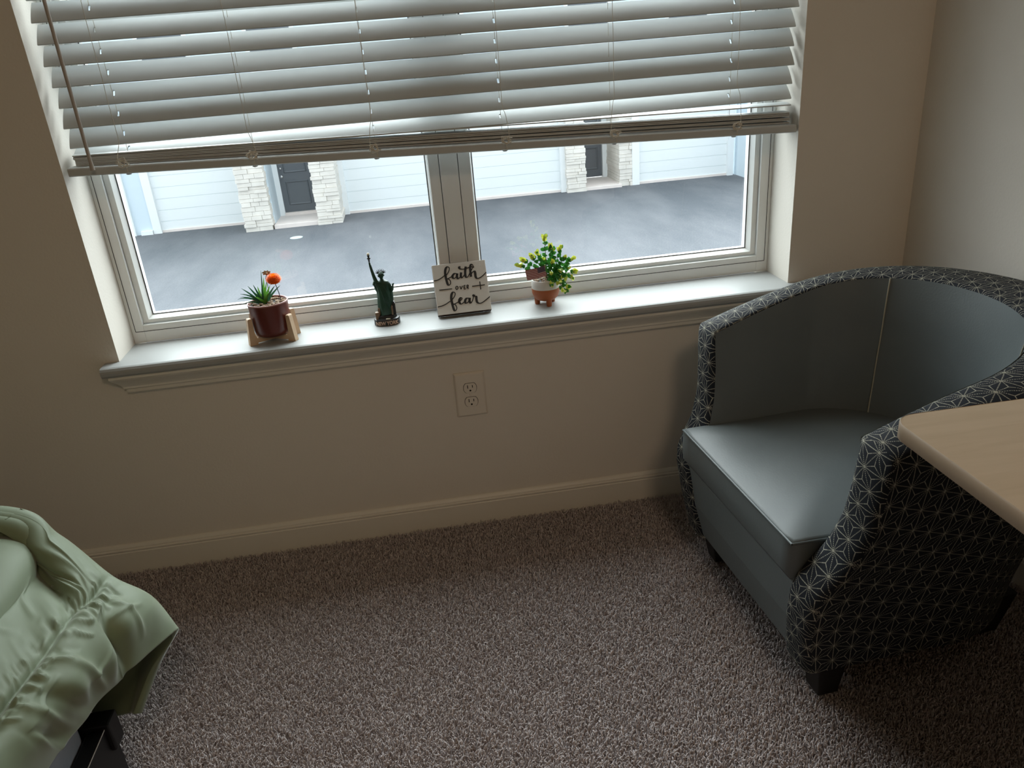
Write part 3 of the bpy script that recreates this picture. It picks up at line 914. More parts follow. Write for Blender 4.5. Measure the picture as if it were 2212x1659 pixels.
fine = np.array([crom(list(step1[:, j]), KU) for j in range(step1.shape[1])]).transpose(1, 0, 2)
NU, NV = fine.shape[:2]
du = np.gradient(fine, axis=0); dv = np.gradient(fine, axis=1)
nrm = np.cross(dv, du); nrm /= np.linalg.norm(nrm, axis=2, keepdims=True) + 1e-9
if nrm[NU // 2, NV // 2, 2] < 0: nrm = -nrm
# pulled creases and folds, each a tapered ridge or valley between two places on the cloth
UU, VV = np.meshgrid(np.arange(NU) / KU, np.arange(NV) / KV, indexing='ij')
CRE = np.zeros((NU, NV))
def crease(u0, v0, u1, v1, amp, wid, bow=0.0):
    du_, dv_ = u1 - u0, v1 - v0
    L2 = du_ * du_ + dv_ * dv_; L_ = math.sqrt(L2)
    t = ((UU - u0) * du_ + (VV - v0) * dv_) / L2
    d = ((UU - u0) * dv_ - (VV - v0) * du_) / L_ - bow * np.sin(PI * np.clip(t, 0, 1))
    env = np.where((t > 0) & (t < 1), np.sin(PI * np.clip(t, 0, 1)) ** .6, 0)
    CRE[:] += amp * env * np.exp(-(d / wid) ** 2)
cr = random.Random(5)
for q in range(46):
    v0 = 2.5 + q * .12 + cr.uniform(-.05, .05)
    crease(4.02, v0, 4.02 + cr.uniform(.18, .62), v0 + cr.uniform(-.22, .16), cr.uniform(.0022, .0050) * cr.choice((1, 1, -1)), cr.uniform(.030, .060), cr.uniform(-.05, .05))
    crease(3.98, v0 + .05, 3.98 - cr.uniform(.10, .38), v0 + .05 + cr.uniform(-.15, .15), cr.uniform(.0018, .0040) * cr.choice((1, -1)), cr.uniform(.030, .055), cr.uniform(-.04, .04))
for u0, v0, u1, v1, am, wd_, bw in ((4.4, 3.65, 6.2, 3.25, -.020, .30, .05), (4.1, 4.10, 6.2, 4.35, .010, .30, 0), (4.3, 4.9, 5.9, 4.7, .006, .10, .08), (4.5, 5.5, 6.1, 5.35, -.009, .16, .05), (4.4, 5.9, 5.9, 5.8, .007, .10, .06),
                                    (4.4, 2.9, 5.6, 2.75, .004, .05, .05), (4.7, 3.3, 5.0, 2.5, .0035, .045, .05), (5.0, 4.1, 5.3, 4.9, .0035, .04, .06), (4.6, 5.1, 4.9, 5.9, .0035, .04, -.05), (4.9, 6.2, 6.1, 6.0, -.008, .14, .04),
                                    (3.9, 2.75, 2.6, 2.95, .0035, .05, .05), (3.8, 2.95, 2.5, 3.15, .0030, .045, .04), (3.9, 3.25, 2.9, 3.4, -.0040, .06, .06), (3.85, 3.55, 3.2, 3.75, .0050, .07, .08),
                                    (3.5, 4.6, 2.6, 4.5, .0025, .05, .06), (3.3, 5.6, 2.7, 5.2, .0028, .04, .08), (3.6, 6.3, 3.0, 5.9, .0028, .04, .06), (3.4, 4.9, 2.9, 5.3, .0022, .05, .04)):
    crease(u0, v0, u1, v1, am, wd_, bw)
for i in range(NU):
    ui = i / KU
    for j in range(NV):
        vj = j / KV
        p = fine[i, j]
        # puffs between the stitched seam (row 4), the cross seam (column 4) and the edges
        bu = abs(math.sin(PI * min(1, (ui - 4) / 2))) if ui > 4 else abs(math.sin(PI * min(.5, (4 - ui) / 3.0)))
        if ui < 4:
            bv = abs(math.sin(PI * (vj - 2) / 2)) if 2 <= vj <= 4 else (abs(math.sin(PI * min(.5, (vj - 4) / 4))) if vj > 4 else 0)
        else: bv = .75
        disp = .012 * (bu ** .7) * (bv ** .7)
        # pinch along the stitching
        ds = abs(ui - 4)
        disp -= .007 * math.exp(-(ds / .07) ** 2)
        if ui < 4: disp -= .009 * math.exp(-((vj - 4) / .20) ** 2)
        # gathers radiating from the seam, softer folds over the drape
        gat = noise.noise(Vector((vj * 5.5, ui * .7, 3.1))) + .6 * noise.noise(Vector((vj * 12, ui * 1.2, 8.3)))
        disp += .0030 * gat * math.exp(-((ds - .12) / .32) ** 2)
        fold = noise.noise(Vector((vj * 1.7 - ui * .8, ui * .55 + vj * .5, 17.0)))
        disp += (.013 if ui > 4.05 else .004) * fold * min(1, ds / .3)
        rid = 0 * abs(noise.noise(Vector((p[0] * 9 + p[1] * 7, p[1] * 9 - p[2] * 8, p[2] * 6)))) * 2
        disp += .009 * max(0, rid - .80) * min(1, ds / .25)
        disp += float(CRE[i, j])
        if ui > 5.2: disp *= 1 - .75 * (ui - 5.2) / .8
        e_ = min(1, max(0, (vj - 2) / .75)); e_ = e_ * e_ * (3 - 2 * e_)
        if vj < 2: e_ = 0
        fine[i, j] = p + nrm[i, j] * (disp * e_ + .005)
b = MB(); b.grid([[tuple(fine[i, j]) for j in range(NV)] for i in range(NU)])
cf = b.build('comforter', M_COMF, fix=False)
tag(cf, 'sage green quilted comforter spread over the bed and hanging off its corner', 'comforter')
sol = cf.modifiers.new('thickness', 'SOLIDIFY'); sol.thickness = .014; sol.offset = 1

# ------------------------------------------------------------------ things on the sill
def leaf_blade(b, base, tip, width, bend, mi=0, n=7, side=None):
    base, tip = Vector(base), Vector(tip)
    d = tip - base
    sd = side or d.cross(Vector((0, 1, .2))).normalized()
    if sd.length < .5: sd = Vector((1, 0, 0))
    upv = sd.cross(d).normalized()
    L, R2 = [], []
    rows = []
    for k in range(n + 1):
        t = k / n
        c = base + d * t + Vector((0, 0, 1)) * bend * 4 * t * (1 - t)
        w_ = width * (min(1, t * 5 + .35)) * (1 - t) ** .75 + .0002
        rows.append([c - sd * w_ + upv * w_ * .3, c, c + sd * w_ + upv * w_ * .3])
    b.grid(rows, mi, True)

p1 = thing('potted_plant', (-.4246, .033, ZS), 'oxblood pot on a pale wooden stand with grassy leaves and an orange flower', 'potted plant')
b = MB()
b.lathe([(.020, .016), (.036, .0165), (.043, .022), (.0455, .032), (.0475, .096), (.0480, .1005), (.0470, .1015), (.0452, .1000), (.0445, .092)], 0, 0, 40, cap1=False)
pot = b.build('pot', M_POT, p1)
b = MB(); b.lathe([(.0483, .0985), (.0484, .1013), (.0470, .1022), (.0455, .1010), (.0453, .0985)], 0, 0, 40, cap0=False, cap1=False); b.build('rim', M_POTRIM, pot)
b = MB(); b.lathe([(.0, .094), (.0455, .094)], 0, 0, 30, cap0=False, cap1=False); b.build('soil', M_SOIL, p1)
b = MB()
for q in range(150):
    an, r = random.uniform(0, 2 * PI), .042 * math.sqrt(random.random())
    b.ball((r * math.cos(an), r * math.sin(an), .096 + random.uniform(-.001, .003)), random.uniform(.002, .0042), 7, s=(random.uniform(.8, 1.4), random.uniform(.7, 1.2), .7))
b.build('pebbles', M_PEBBLE, p1)
# cross stand with four uprights
b = MB()
for an in (28, 152):
    a_ = math.radians(an); c, s_ = math.cos(a_), math.sin(a_)
    def loc(u, v, z): return (u * c - v * s_, u * s_ + v * c, z)
    tk = .0055
    b.add([loc(u, v, z) for u in (-.058, .058) for v in (-tk, tk) for z in (.004, .0155)], [(0, 1, 3, 2), (4, 6, 7, 5), (0, 4, 5, 1), (2, 3, 7, 6), (0, 2, 6, 4), (1, 5, 7, 3)])
st_o = b.build('stand', M_STANDWOOD, p1)
for an in (28, 152, 208, 332):
    a_ = math.radians(an); c, s_ = math.cos(a_), math.sin(a_)
    b = MB()
    tk = .0065
    prof = [(.0445, 0), (.0645, 0), (.0585, .066), (.0570, .0685), (.0490, .0685), (.0482, .066), (.0480, .026), (.0440, .0175)]
    r0 = [(u * c + tk * s_, u * s_ - tk * c, z) for u, z in prof]; r1 = [(u * c - tk * s_, u * s_ + tk * c, z) for u, z in prof]
    b.grid([r0, r1], smooth=False, cv=True); b.add(r0, [tuple(range(8))]); b.add(r1, [tuple(reversed(range(8)))])
    b.build('stand_leg', M_STANDWOOD, p1, bevel=.001)
fol = MB()
bb = Vector((-.009, 0, .093))
tips = [(-.0717, .1096, .0035, .009), (-.0584, .1275, .0040, .006), (-.0543, .1401, .0042, .003), (-.038, .1451, .0045, .002), (-.0273, .1439, .0045, .001), (-.0025, .1769, .0030, -.001), (-.0006, .1576, .0050, 0), (.0053, .147, .0052, 0), (.0144, .1413, .0050, .001), (.0259, .140, .0046, .002), (.0349, .1336, .0040, .003), (-.045, .118, .0040, .006), (-.033, .128, .0048, .004), (-.018, .138, .0052, .001), (-.010, .132, .0056, .0), (.002, .128, .0056, .0), (-.052, .106, .0040, .006), (.012, .126, .0050, .001), (-.024, .121, .005, .003), (-.062, .118, .003, .006)]
for q, (x, z, w_, bd) in enumerate(tips):
    y = random.uniform(-.022, .022) if q > 10 else random.uniform(-.008, .018)
    leaf_blade(fol, bb + Vector((random.uniform(-.004, .004), random.uniform(-.004, .004), 0)), (x, y, z), w_ * .92, bd, mi=0 if q in (6, 7, 8, 13, 14, 15, 17, 18, 12) else 1)
fol.build('leaves', [M_BLADE, M_BLADED], p1, fix=False)
b = MB(); b.tube([(.0317, .005, .094), (.0300, .004, .118), (.0270, .002, .138), (.0258, 0, .148)], .0010, 6); b.tube([(.006, .004, .094), (.008, .004, .13), (.0060, .006, .158), (.0095, .006, .166)], .0008, 6)
b.build('stem', M_WIRE, p1)
b = MB()
fc = Vector((.0250, 0, .1545))
gold = PI * (3 - math.sqrt(5))
for q in range(190):
    t = (q + .5) / 190
    ph = math.acos(1 - 1.75 * t); th = gold * q
    dr = Vector((math.sin(ph) * math.cos(th), math.sin(ph) * math.sin(th), math.cos(ph) * .78))
    sd = dr.cross(Vector((0, 0, 1)));  sd = sd.normalized() if sd.length > .01 else Vector((1, 0, 0))
    r_in, r_out = .006, .0195 + random.uniform(-.0012, .0012)
    p0, p1_ = fc + dr * r_in, fc + dr * r_out + Vector((0, 0, .001))
    w_ = .0026
    mid_ = fc + dr * (r_out * .8)
    b.add([p0, mid_ - sd * w_, p1_, mid_ + sd * w_], [(0, 1, 2, 3)], 0, True)
b.ball(fc, .0155, 12, s=(1, 1, .8))
b.build('flower', M_FLOWER, p1, fix=False)
b = MB()
c_ = Vector((.0100, .006, .1690))
for q in range(7):
    an = q * 2 * PI / 7 + .3
    tip = c_ + Vector((math.cos(an) * .0115, .003 * math.sin(q), math.sin(an) * .0062 + .002))
    leaf_blade(b, c_, tip, .0048, .0008, n=4, side=Vector((-math.sin(an) * .6, .3, math.cos(an))).normalized())
b.ball(c_, .0035, 8)
b.build('dried_bud', M_DRYBUD, p1, fix=False)

p1.scale = (1, 1, .97)
# green robed figurine with one raised arm
fg = thing('figurine', (-.1475, .055, ZS), 'dark green robed figurine with one arm raised, its black base lettered NEW YORK', 'figurine')
b = MB()
def oct_ring(rx, ry, z, n=24, wob=0): return [(rx * math.copysign(abs(math.cos(2 * PI * k / n)) ** .75, math.cos(2 * PI * k / n)) * (1 + wob * noise.noise(Vector((k * .9, z * 90, 2)))), ry * math.copysign(abs(math.sin(2 * PI * k / n)) ** .75, math.sin(2 * PI * k / n)), z) for k in range(n)]
rings = [oct_ring(.0305, .0215, 0), oct_ring(.0325, .0235, .002), oct_ring(.0325, .0235, .013), oct_ring(.0312, .0222, .0155), oct_ring(.0265, .0190, .017), oct_ring(.0245, .0175, .024, wob=.1), oct_ring(.020, .014, .0255, wob=.1)]
b.grid(rings, cv=True, smooth=False, flip=True); b.add(rings[0], [tuple(reversed(range(24)))]); b.add(rings[-1], [tuple(range(24))])
fb = b.build('base', M_FIGBLACK, fg)
# small blocks modelled on the base
b = MB()
b.box(-.0265, -.0165, -.014, -.002, .014, .034); b.box(-.0190, -.0135, -.008, .004, .02, .044); b.box(-.0230, -.0205, -.0155, -.0135, .014, .028)
b.build('tan_block', M_FIGTAN, fg, bevel=.001)
b = MB(); b.box(.0180, .0250, -.006, .006, .014, .052); b.box(.0190, .0240, -.004, .005, .052, .0555); b.build('dark_block', M_FIGBLACK, fg, bevel=.0008)
b = MB(); b.box(.0145, .0185, -.013, -.006, .02, .0445); b.add([(.0145, -.013, .0445), (.0185, -.013, .0445), (.0185, -.006, .0445), (.0145, -.006, .0445), (.0165, -.0095, .050)], [(0, 1, 4), (1, 2, 4), (2, 3, 4), (3, 0, 4)]); b.build('tan_block', M_FIGTAN, fg)
b = MB(); b.lathe([(.0003, 0), (.0062, .0002), (.0052, .0016), (.0003, .0022)], 0, 0, 16, squash=.5); b.build('plaque', M_FIGPALE, fb, loc=(.004, -.0205, .0168))
cur = bpy.data.curves.new('txt', 'FONT'); cur.body = 'NEW YORK'; cur.size = .0118; cur.align_x = 'CENTER'; cur.extrude = .0006; cur.offset = .00035; cur.space_character = 1.0
to = bpy.data.objects.new('txt', cur); COL.objects.link(to)
dg = bpy.context.evaluated_depsgraph_get()
tm = bpy.data.meshes.new_from_object(to.evaluated_get(dg))
bpy.data.objects.remove(to)
xs_ = [v.co.x for v in tm.vertices]; hwid = max(abs(min(xs_)), max(xs_))
for v in tm.vertices:
    x = v.co.x / hwid * .0285
    t = min(1, abs(x) / .0330)
    yy = -.0238 * (1 - t ** 3.2) ** (1 / 2.6)
    v.co = Vector((x, yy - v.co.z - .0004, v.co.y * 1.15 + .0025))
tm.name = 'lettering'
tm.materials.append(M_FIGLETTER)
lt = bpy.data.objects.new('lettering', tm); COL.objects.link(lt); lt.parent = fb
# robe, one lofted surface with folds running to the hem
def robe():
    b = MB()
    prof = [(.022, .0150, .0120, 0), (.030, .0150, .0120, 0), (.045, .0138, .0112, .000), (.060, .0128, .0105, .001), (.075, .0125, .0100, .0012), (.086, .0118, .0090, .001), (.096, .0125, .0088, .001), (.104, .0135, .0085, .001), (.109, .0120, .0075, .001), (.113, .0065, .0055, .001), (.1155, .0040, .0040, .001), (.118, .0036, .0038, .0005)]
    rings = []
    n = 48
    for z, rx, ry, ox in prof:
        ring = []
        if z < .112: rx, ry = rx * 1.32, ry * 1.22
        for k in range(n):
            an = 2 * PI * k / n
            amp = .16 * max(0, 1 - z / .118)
            f_ = 1 + amp * (math.sin(9 * an + z * 40) * .6 + .5 * math.sin(5 * an - z * 60)) + .05 * math.sin(3 * an + z * 160)
            ring.append((ox + rx * f_ * math.cos(an), ry * f_ * math.sin(an), z))
        rings.append(ring)
    rr = []
    for i in range(len(rings) - 1):
        for q in range(3):
            t = q / 3
            rr.append([tuple(Vector(a_).lerp(Vector(c_), t)) for a_, c_ in zip(rings[i], rings[i + 1])])
    rr.append(rings[-1])
    b.grid(rr, cv=True, flip=True)
    # head with a face, on the neck
    hr = []
    for z, rx, ry, oy in ((.1165, .0036, .0038, 0), (.1185, .0046, .0052, -.0008), (.1215, .0060, .0066, -.0006), (.1245, .0066, .0070, 0), (.1280, .0066, .0070, .0004), (.1310, .0058, .0062, .0006), (.1335, .0036, .004, .0006), (.1345, .0004, .0004, .0006)):
        ring = []
        for k in range(24):
            an = 2 * PI * k / 24
            x, y = rx * math.cos(an), ry * math.sin(an) + oy
            if y < 0:
                front = max(0, 1 - abs(x) / .0018)
                if .1205 < z < .1265: y -= .0011 * front
                if z == .1245 and .0015 < abs(x) < .0042: y += .0007
            ring.append((x + .0006, y, z))
        hr.append(ring)
    b.grid(hr, cv=True, flip=True); b.add(hr[-1], [tuple(range(24))], smooth=True)
    # raised arm and sleeve
    b.tube([(-.0085, 0, .104), (-.0130, -.0006, .109), (-.0165, -.001, .122), (-.0195, -.001, .138), (-.0215, -.001, .150), (-.0225, -.001, .1555)], [.0062, .0058, .0044, .0036, .0031, .0024], 10)
    b.ball((-.0226, -.001, .1575), .0030, 10, s=(.9, 1, 1.2))
    b.tube([(-.0080, 0, .106), (-.0125, 0, .1075), (-.0165, 0, .108), (-.0195, 0, .1015)], [.0068, .0070, .0062, .0048], 10)
    b.tube([(-.0165, 0, .106), (-.0155, .001, .096), (-.0125, .001, .083), (-.0150, .001, .074)], [.0046, .0050, .0040, .0014], 8)
    # lowered arm folded in front, with hanging drapery
    b.tube([(.0100, 0, .106), (.0160, .0006, .098), (.0195, .0005, .088), (.0225, -.003, .0865), (.0250, -.0055, .0905)], [.0066, .0062, .0056, .0046, .0032], 10)
    b.tube([(.0165, 0, .096), (.0185, .002, .080), (.0185, .002, .062), (.0175, .001, .045)], [.0050, .0054, .0046, .0026], 8)
    # mantle folds across the chest
    for q in range(6):
        x0 = -.0105 + q * .0022
        b.tube([(x0, -.0085 - .0006 * (q % 2), .107 - q * .0006), (x0 + .006, -.0128, .092), (x0 + .011, -.0135, .072), (x0 + .0125, -.0125, .050 - q * .002)], [.0009, .0014, .0015, .0007], 6)
    return b
robe().build('robed_figure', M_FIG, fg, fix=False)
b = MB()
for q in range(20):
    an = PI * (.0 + 2 * q / 20)
    c_ = Vector((.0006 + .0066 * math.cos(an), .0008 + .0070 * math.sin(an), .124 + .0010 * math.sin(q * 2.1)))
    b.ball(c_, .0021, 8) if math.sin(an) > -.55 else None
b.ball((.0006, .0055, .1225), .0042, 10)
b.tube([(.0006 + .0068 * math.cos(PI * k / 12 * 2), .0004 + .0072 * math.sin(PI * k / 12 * 2), .1298) for k in range(13)], .0013, 6)
b.build('hair', M_FIG, fg, fix=False)
# leafy wreath standing up from the head
b = MB()
for q in range(9):
    an = math.radians(8 + q * 20.5)
    c0 = Vector((.0006 + .0058 * math.cos(an), .001, .1295 + .0010 * math.sin(an)))
    tp = Vector((.0006 + .0140 * math.cos(an), .0012, .1305 + .0110 * math.sin(an)))
    leaf_blade(b, c0, tp, .0014, 0, n=4)
b.build('leaf_wreath', M_FIGBLACK, fg, fix=False)
b = MB()
b.lathe([(.0012, .1545), (.0016, .160), (.0022, .166), (.0030, .1685), (.0050, .1700), (.0050, .1715), (.0030, .1722), (.0022, .1745), (.0034, .1768), (.0030, .1785)], -.0228, -.001, 14)
lamp = b.build('held_lamp', M_FIGBLACK, fg)
b = MB(); b.ball((-.0228, -.001, .1808), .0034, 10, s=(1, 1, 1.1)); b.build('pale_tip', M_FIGPALE, lamp)
b = MB()
b.add([(x, y, z) for x, y, z in ((.0212, -.0075, .087), (.0262, -.0045, .088), (.0305, -.0050, .1035), (.0252, -.0080, .1030), (.0206, -.0055, .087), (.0256, -.0025, .088), (.0299, -.0030, .1035), (.0246, -.0060, .1030))], [(0, 1, 2, 3), (7, 6, 5, 4), (0, 4, 5, 1), (1, 5, 6, 2), (2, 6, 7, 3), (3, 7, 4, 0)])
b.build('held_slab', M_FIG, fg, bevel=.0006)

# lettered block sign leaning on the mullion
TILT = math.radians(29)
sg = thing('block_sign', (.0497, .0340, ZS), 'square white block sign lettered faith over fear, leaning on the window mullion', 'sign', rz=math.radians(.8))
SW, SH, SD = .1370, .1300, .0230
ct, st = math.cos(TILT), math.sin(TILT)
def sp_(u, v, d=0.0):   # u across from left, v up the face, d outwards from the face
    return (u - SW / 2, v * st - d * ct + SD * ct * 0 , v * ct + d * st + SD * st)
# body: face plane passes through its lower front edge, block thickness behind it; rear lower edge rests on the sill
def body_pts(d0, d1, u0, u1, v0, v1): return [sp_(u, v, d) for u in (u0, u1) for v in (v0, v1) for d in (d0, d1)]
FQ = [(0, 1, 3, 2), (4, 6, 7, 5), (0, 4, 5, 1), (2, 3, 7, 6), (0, 2, 6, 4), (1, 5, 7, 3)]
b = MB(); b.add(body_pts(-SD, -.002, 0, SW, 0, SH), FQ); b.build('block', M_SIGNWOOD, sg, bevel=.0012)
b = MB(); b.add(body_pts(-.0022, 0, .0003, SW - .0003, .0003, SH - .0003), FQ); b.build('face', M_SIGN, sg, bevel=.0008)
TLp, EX, EY = np.array([270., 310.]), np.array([1085., -110.]), np.array([140., 1065.])
Ainv = np.linalg.inv(np.array([EX, EY]).T)
def sgn_uv(p):
    s_, t_ = Ainv @ (np.array(p, float) - TLp); return s_, t_
ltb = MB()
def stroke(pts, thick=13, calli=True, k=6):
    sm = crom(pts, k) if len(pts) > 2 else crom([pts[0], tuple((np.array(pts[0]) + np.array(pts[1])) / 2), pts[1]], k)
    Lr, Rr = [], []
    for i, p in enumerate(sm):
        d = np.array(sm[min(i + 1, len(sm) - 1)]) - np.array(sm[max(i - 1, 0)]); ln_ = np.linalg.norm(d)
        d = d / (ln_ + 1e-9); nn = np.array([-d[1], d[0]])
        wgt = thick * (.62 + (.95 * max(0, d[1]) if calli else .35))
        Lr.append(p + nn * wgt / 2 * 1.25); Rr.append(p - nn * wgt / 2 * 1.25)
    rows = []
    for a_, c_ in zip(Lr, Rr):
        r_ = []
        for q, dd in ((a_, .0001), (a_, .0007), (c_, .0007), (c_, .0001)):
            u_, v_ = sgn_uv(q); u_ = min(max(u_, .004), .996)
            r_.append(sp_(u_ * SW, (1 - v_) * SH, dd))
        rows.append(r_)
    ltb.grid(rows, smooth=False)
STROKES = [
 [(318, 640), (400, 622), (470, 582), (545, 522)],
 [(540, 560), (600, 480), (632, 400), (620, 354), (585, 348), (556, 390), (548, 470), (562, 570), (582, 660), (604, 720), (630, 735), (656, 702), (652, 645), (624, 612), (592, 600)],
 [(592, 602), (645, 575), (690, 545)],
 [(778, 492), (735, 492), (697, 540), (708, 585), (742, 590), (780, 545), (792, 488)],
 [(792, 488), (788, 555), (806, 600), (835, 588), (866, 535)],
 [(872, 468), (865, 535), (882, 580), (908, 568), (942, 515)],
 [(966, 345), (955, 440), (957, 530), (978, 576), (1012, 560), (1042, 500)],
 [(858, 345), (832, 358), (848, 390), (910, 400), (1000, 377), (1065, 355), (1138, 362)],
 [(1042, 500), (1090, 405), (1115, 345), (1097, 302), (1068, 312), (1056, 380), (1064, 480), (1072, 566)],
 [(1072, 530), (1102, 470), (1140, 448), (1158, 490), (1166, 560), (1192, 600), (1242, 595), (1312, 548), (1385, 472)],
 [(400, 1195), (480, 1176), (560, 1140), (648, 1078)],
 [(655, 1085), (725, 1000), (752, 930), (734, 890), (700, 893), (676, 945), (674, 1030), (690, 1120), (712, 1210), (738, 1275), (766, 1275), (784, 1228), (768, 1172), (735, 1140), (702, 1148)],
 [(735, 1140), (790, 1112), (832, 1082)],
 [(832, 1086), (880, 1050), (890, 1018), (864, 1010), (836, 1050), (840, 1110), (872, 1140), (912, 1120), (952, 1076)],
 [(1022, 1020), (978, 1028), (952, 1080), (967, 1124), (1002, 1114), (1040, 1068), (1046, 1014)],
 [(1046, 1014), (1042, 1078), (1062, 1124), (1086, 1108), (1110, 1050), (1122, 985)],
 [(1158, 968), (1128, 955), (1122, 975), (1150, 985), (1178, 992), (1182, 1050), (1198, 1110), (1242, 1135), (1302, 1120), (1382, 1060), (1466, 988)]]
for s_ in STROKES: stroke(s_, 25)
for s_ in ([(430, 838), (690, 815)], [(1095, 770), (1355, 742)], [(1250, 670), (1270, 842)],
           [(785, 757), (765, 780), (766, 815), (785, 833), (806, 812), (806, 778), (785, 757)],
           [(846, 760), (870, 830)], [(870, 830), (900, 755)], [(926, 750), (932, 825)], [(926, 752), (962, 746)], [(928, 788), (957, 784)], [(931, 825), (968, 820)],
           [(987, 742), (994, 818)], [(987, 744), (1010, 742), (1018, 762), (1010, 778), (991, 785)], [(996, 784), (1025, 814)]):
    stroke(s_, 16, False, 5)
ltb.build('lettering', M_INK, sg)

# small shrub in a two-tone footed pot
p2 = thing('potted_shrub', (.264, .062, ZS), 'little green shrub in a white and terracotta footed pot', 'potted plant')
b = MB(); b.lathe([(.0010, .0105), (.014, .0108), (.024, .0145), (.0315, .0220), (.0352, .0330), (.0360, .0430), (.0356, .0452)], 0, 0, 40, cap1=False)
bowl = b.build('pot', M_TERRA, p2)
b = MB(); b.lathe([(.0357, .0452), (.0352, .0560), (.0348, .0672), (.0340, .0680), (.0325, .0672), (.0320, .058)], 0, 0, 40, cap0=False, cap1=False); b.build('white_band', M_POTWHITE, p2)
for an in (-82, 38, 158):
    a_ = math.radians(an)
    b = MB(); b.lathe([(.0060, 0), (.0068, .002), (.0078, .016), (.009, .028)], .0235 * math.cos(a_), .0235 * math.sin(a_), 16); b.build('foot', M_TERRA, p2)
b = MB(); b.lathe([(.0, .064), (.0325, .064)], 0, 0, 24, cap0=False, cap1=False); b.build('soil', M_SOIL, p2)
b = MB()
for q in range(90):
    an, r = random.uniform(0, 2 * PI), .030 * math.sqrt(random.random())
    b.ball((r * math.cos(an), r * math.sin(an), .066 + random.uniform(-.001, .002)), random.uniform(.0016, .0032), 7, s=(1.2, 1, .7))
b.build('pebbles', M_PEBBLE, p2)
random.seed(21)
stems = [((.0053, .1700), .004), ((.0172, .1500), -.006), ((.0262, .1350), .012), ((.0438, .1400), .004), ((.0726, .1104), .002), ((.050, .118), -.012), ((-.0156, .1330), .006), ((-.0316, .1290), -.006), ((-.0523, .1200), .004), ((-.0640, .1070), .0), ((.0755, .0790), -.006), ((.0640, .0660), -.012), ((.0400, .0440), -.042), ((.0500, .0500), -.036), ((.0103, .0630), -.037), ((.056, .094), -.014), ((.034, .092), -.026), ((.018, .112), -.020), ((.0, .112), .015), ((.044, .075), -.030), ((.028, .066), -.038), ((.012, .088), -.028)]
lv = MB(); stm = MB()
def small_leaf(c, dr, size, mi):
    dr = dr.normalized()
    sd = dr.cross(Vector((random.uniform(-.4, .4), -1, .5))).normalized()
    upv = sd.cross(dr)
    rows = []
    for t, w_ in ((0, .06), (.15, .22), (.35, .34), (.55, .36), (.75, .27), (.9, .14), (1, .02)):
        cc = c + dr * size * t + upv * size * .22 * math.sin(PI * t)
        rows.append([cc - sd * size * w_ + upv * size * w_ * .35, cc, cc + sd * size * w_ + upv * size * w_ * .35])
    lv.grid(rows, mi, True)
for (tx, tz), ty in stems:
    b0 = Vector((random.uniform(.004, .020), random.uniform(-.012, .010), .064)); tp = Vector((tx, ty, tz))
    midp = b0.lerp(tp, .5) + Vector((0, 0, .014 if tz < .1 else .005))
    pts = [tuple(p) for p in crom([tuple(b0), tuple(midp), tuple(tp)], 6)]
    stm.tube(pts, [.0011 - .0005 * k_ / len(pts) for k_ in range(len(pts))], 5)
    n_ = len(pts)
    for k_ in range(3, n_):
        c = Vector(pts[k_]); ax = (Vector(pts[k_]) - Vector(pts[k_ - 1])).normalized()
        tip = k_ >= n_ - 2
        if not tip and k_ % 2: continue
        for q in range(3 if not tip else 4):
            rd = Vector((random.uniform(-1, 1), random.uniform(-1, .6), random.uniform(-.5, .8)))
            dr = ax * (.9 if tip else .45) + rd * .85
            yel = tip and random.random() < .78
            small_leaf(c, dr, random.uniform(.0095, .0150) * (.95 if tip else 1), 1 if yel else 0)
lv.build('leaves', [M_LEAF, M_LEAFY], p2, fix=False)
stm.build('stems', M_STEM, p2)
# small flag stuck into the pot
fl = thing('toy_flag', (.2590, .031, .648), 'tiny paper stars and stripes flag stuck in the shrub pot', 'flag')
FW, FH = .0500, .0265
def fp(u, v, d=0):   # u from the hoist at the right to the fly at the left, v downwards
    return (-u * FW + .004 * v, -.004 - .0035 * math.sin(u * 3.0) - d, .0385 - v * FH - u * .0065)
b = MB()
for k_ in range(13):
    rows = [[fp(u / 8, (k_ + q) / 13) for q in (0, 1)] for u in range(9)]
    b.grid(rows, k_ % 2)
    b.grid([[Vector(p) + Vector((0, .0006, 0)) for p in r_] for r_ in rows], k_ % 2, flip=True)
rows = [[fp(u / 8 * .40, v * 7 / 13, .0003) for v in (0, 1)] for u in range(9)]
b.grid(rows, 2)
for r_ in range(5):
    for c in range(6):
        u, v = .04 + c * .064, .07 + r_ * .105
        P_ = []
        for q in range(10):
            an = PI * q / 5; rr = .0011 if q % 2 == 0 else .00045
            x, y, z = fp(u, v, .0005); P_.append((x + rr * math.sin(an), y, z + rr * math.cos(an)))
        b.add(P_, [tuple(range(10))], 1)
b.build('cloth', [M_FLAGRED, M_FLAGWHITE, M_FLAGBLUE], fl, fix=False)
b = MB(); b.tube([(.0012, -.003, .041), (.0012, 0, .008), (.002, .004, -.006)], .0009, 8); b.build('stick', M_STICK, fl)

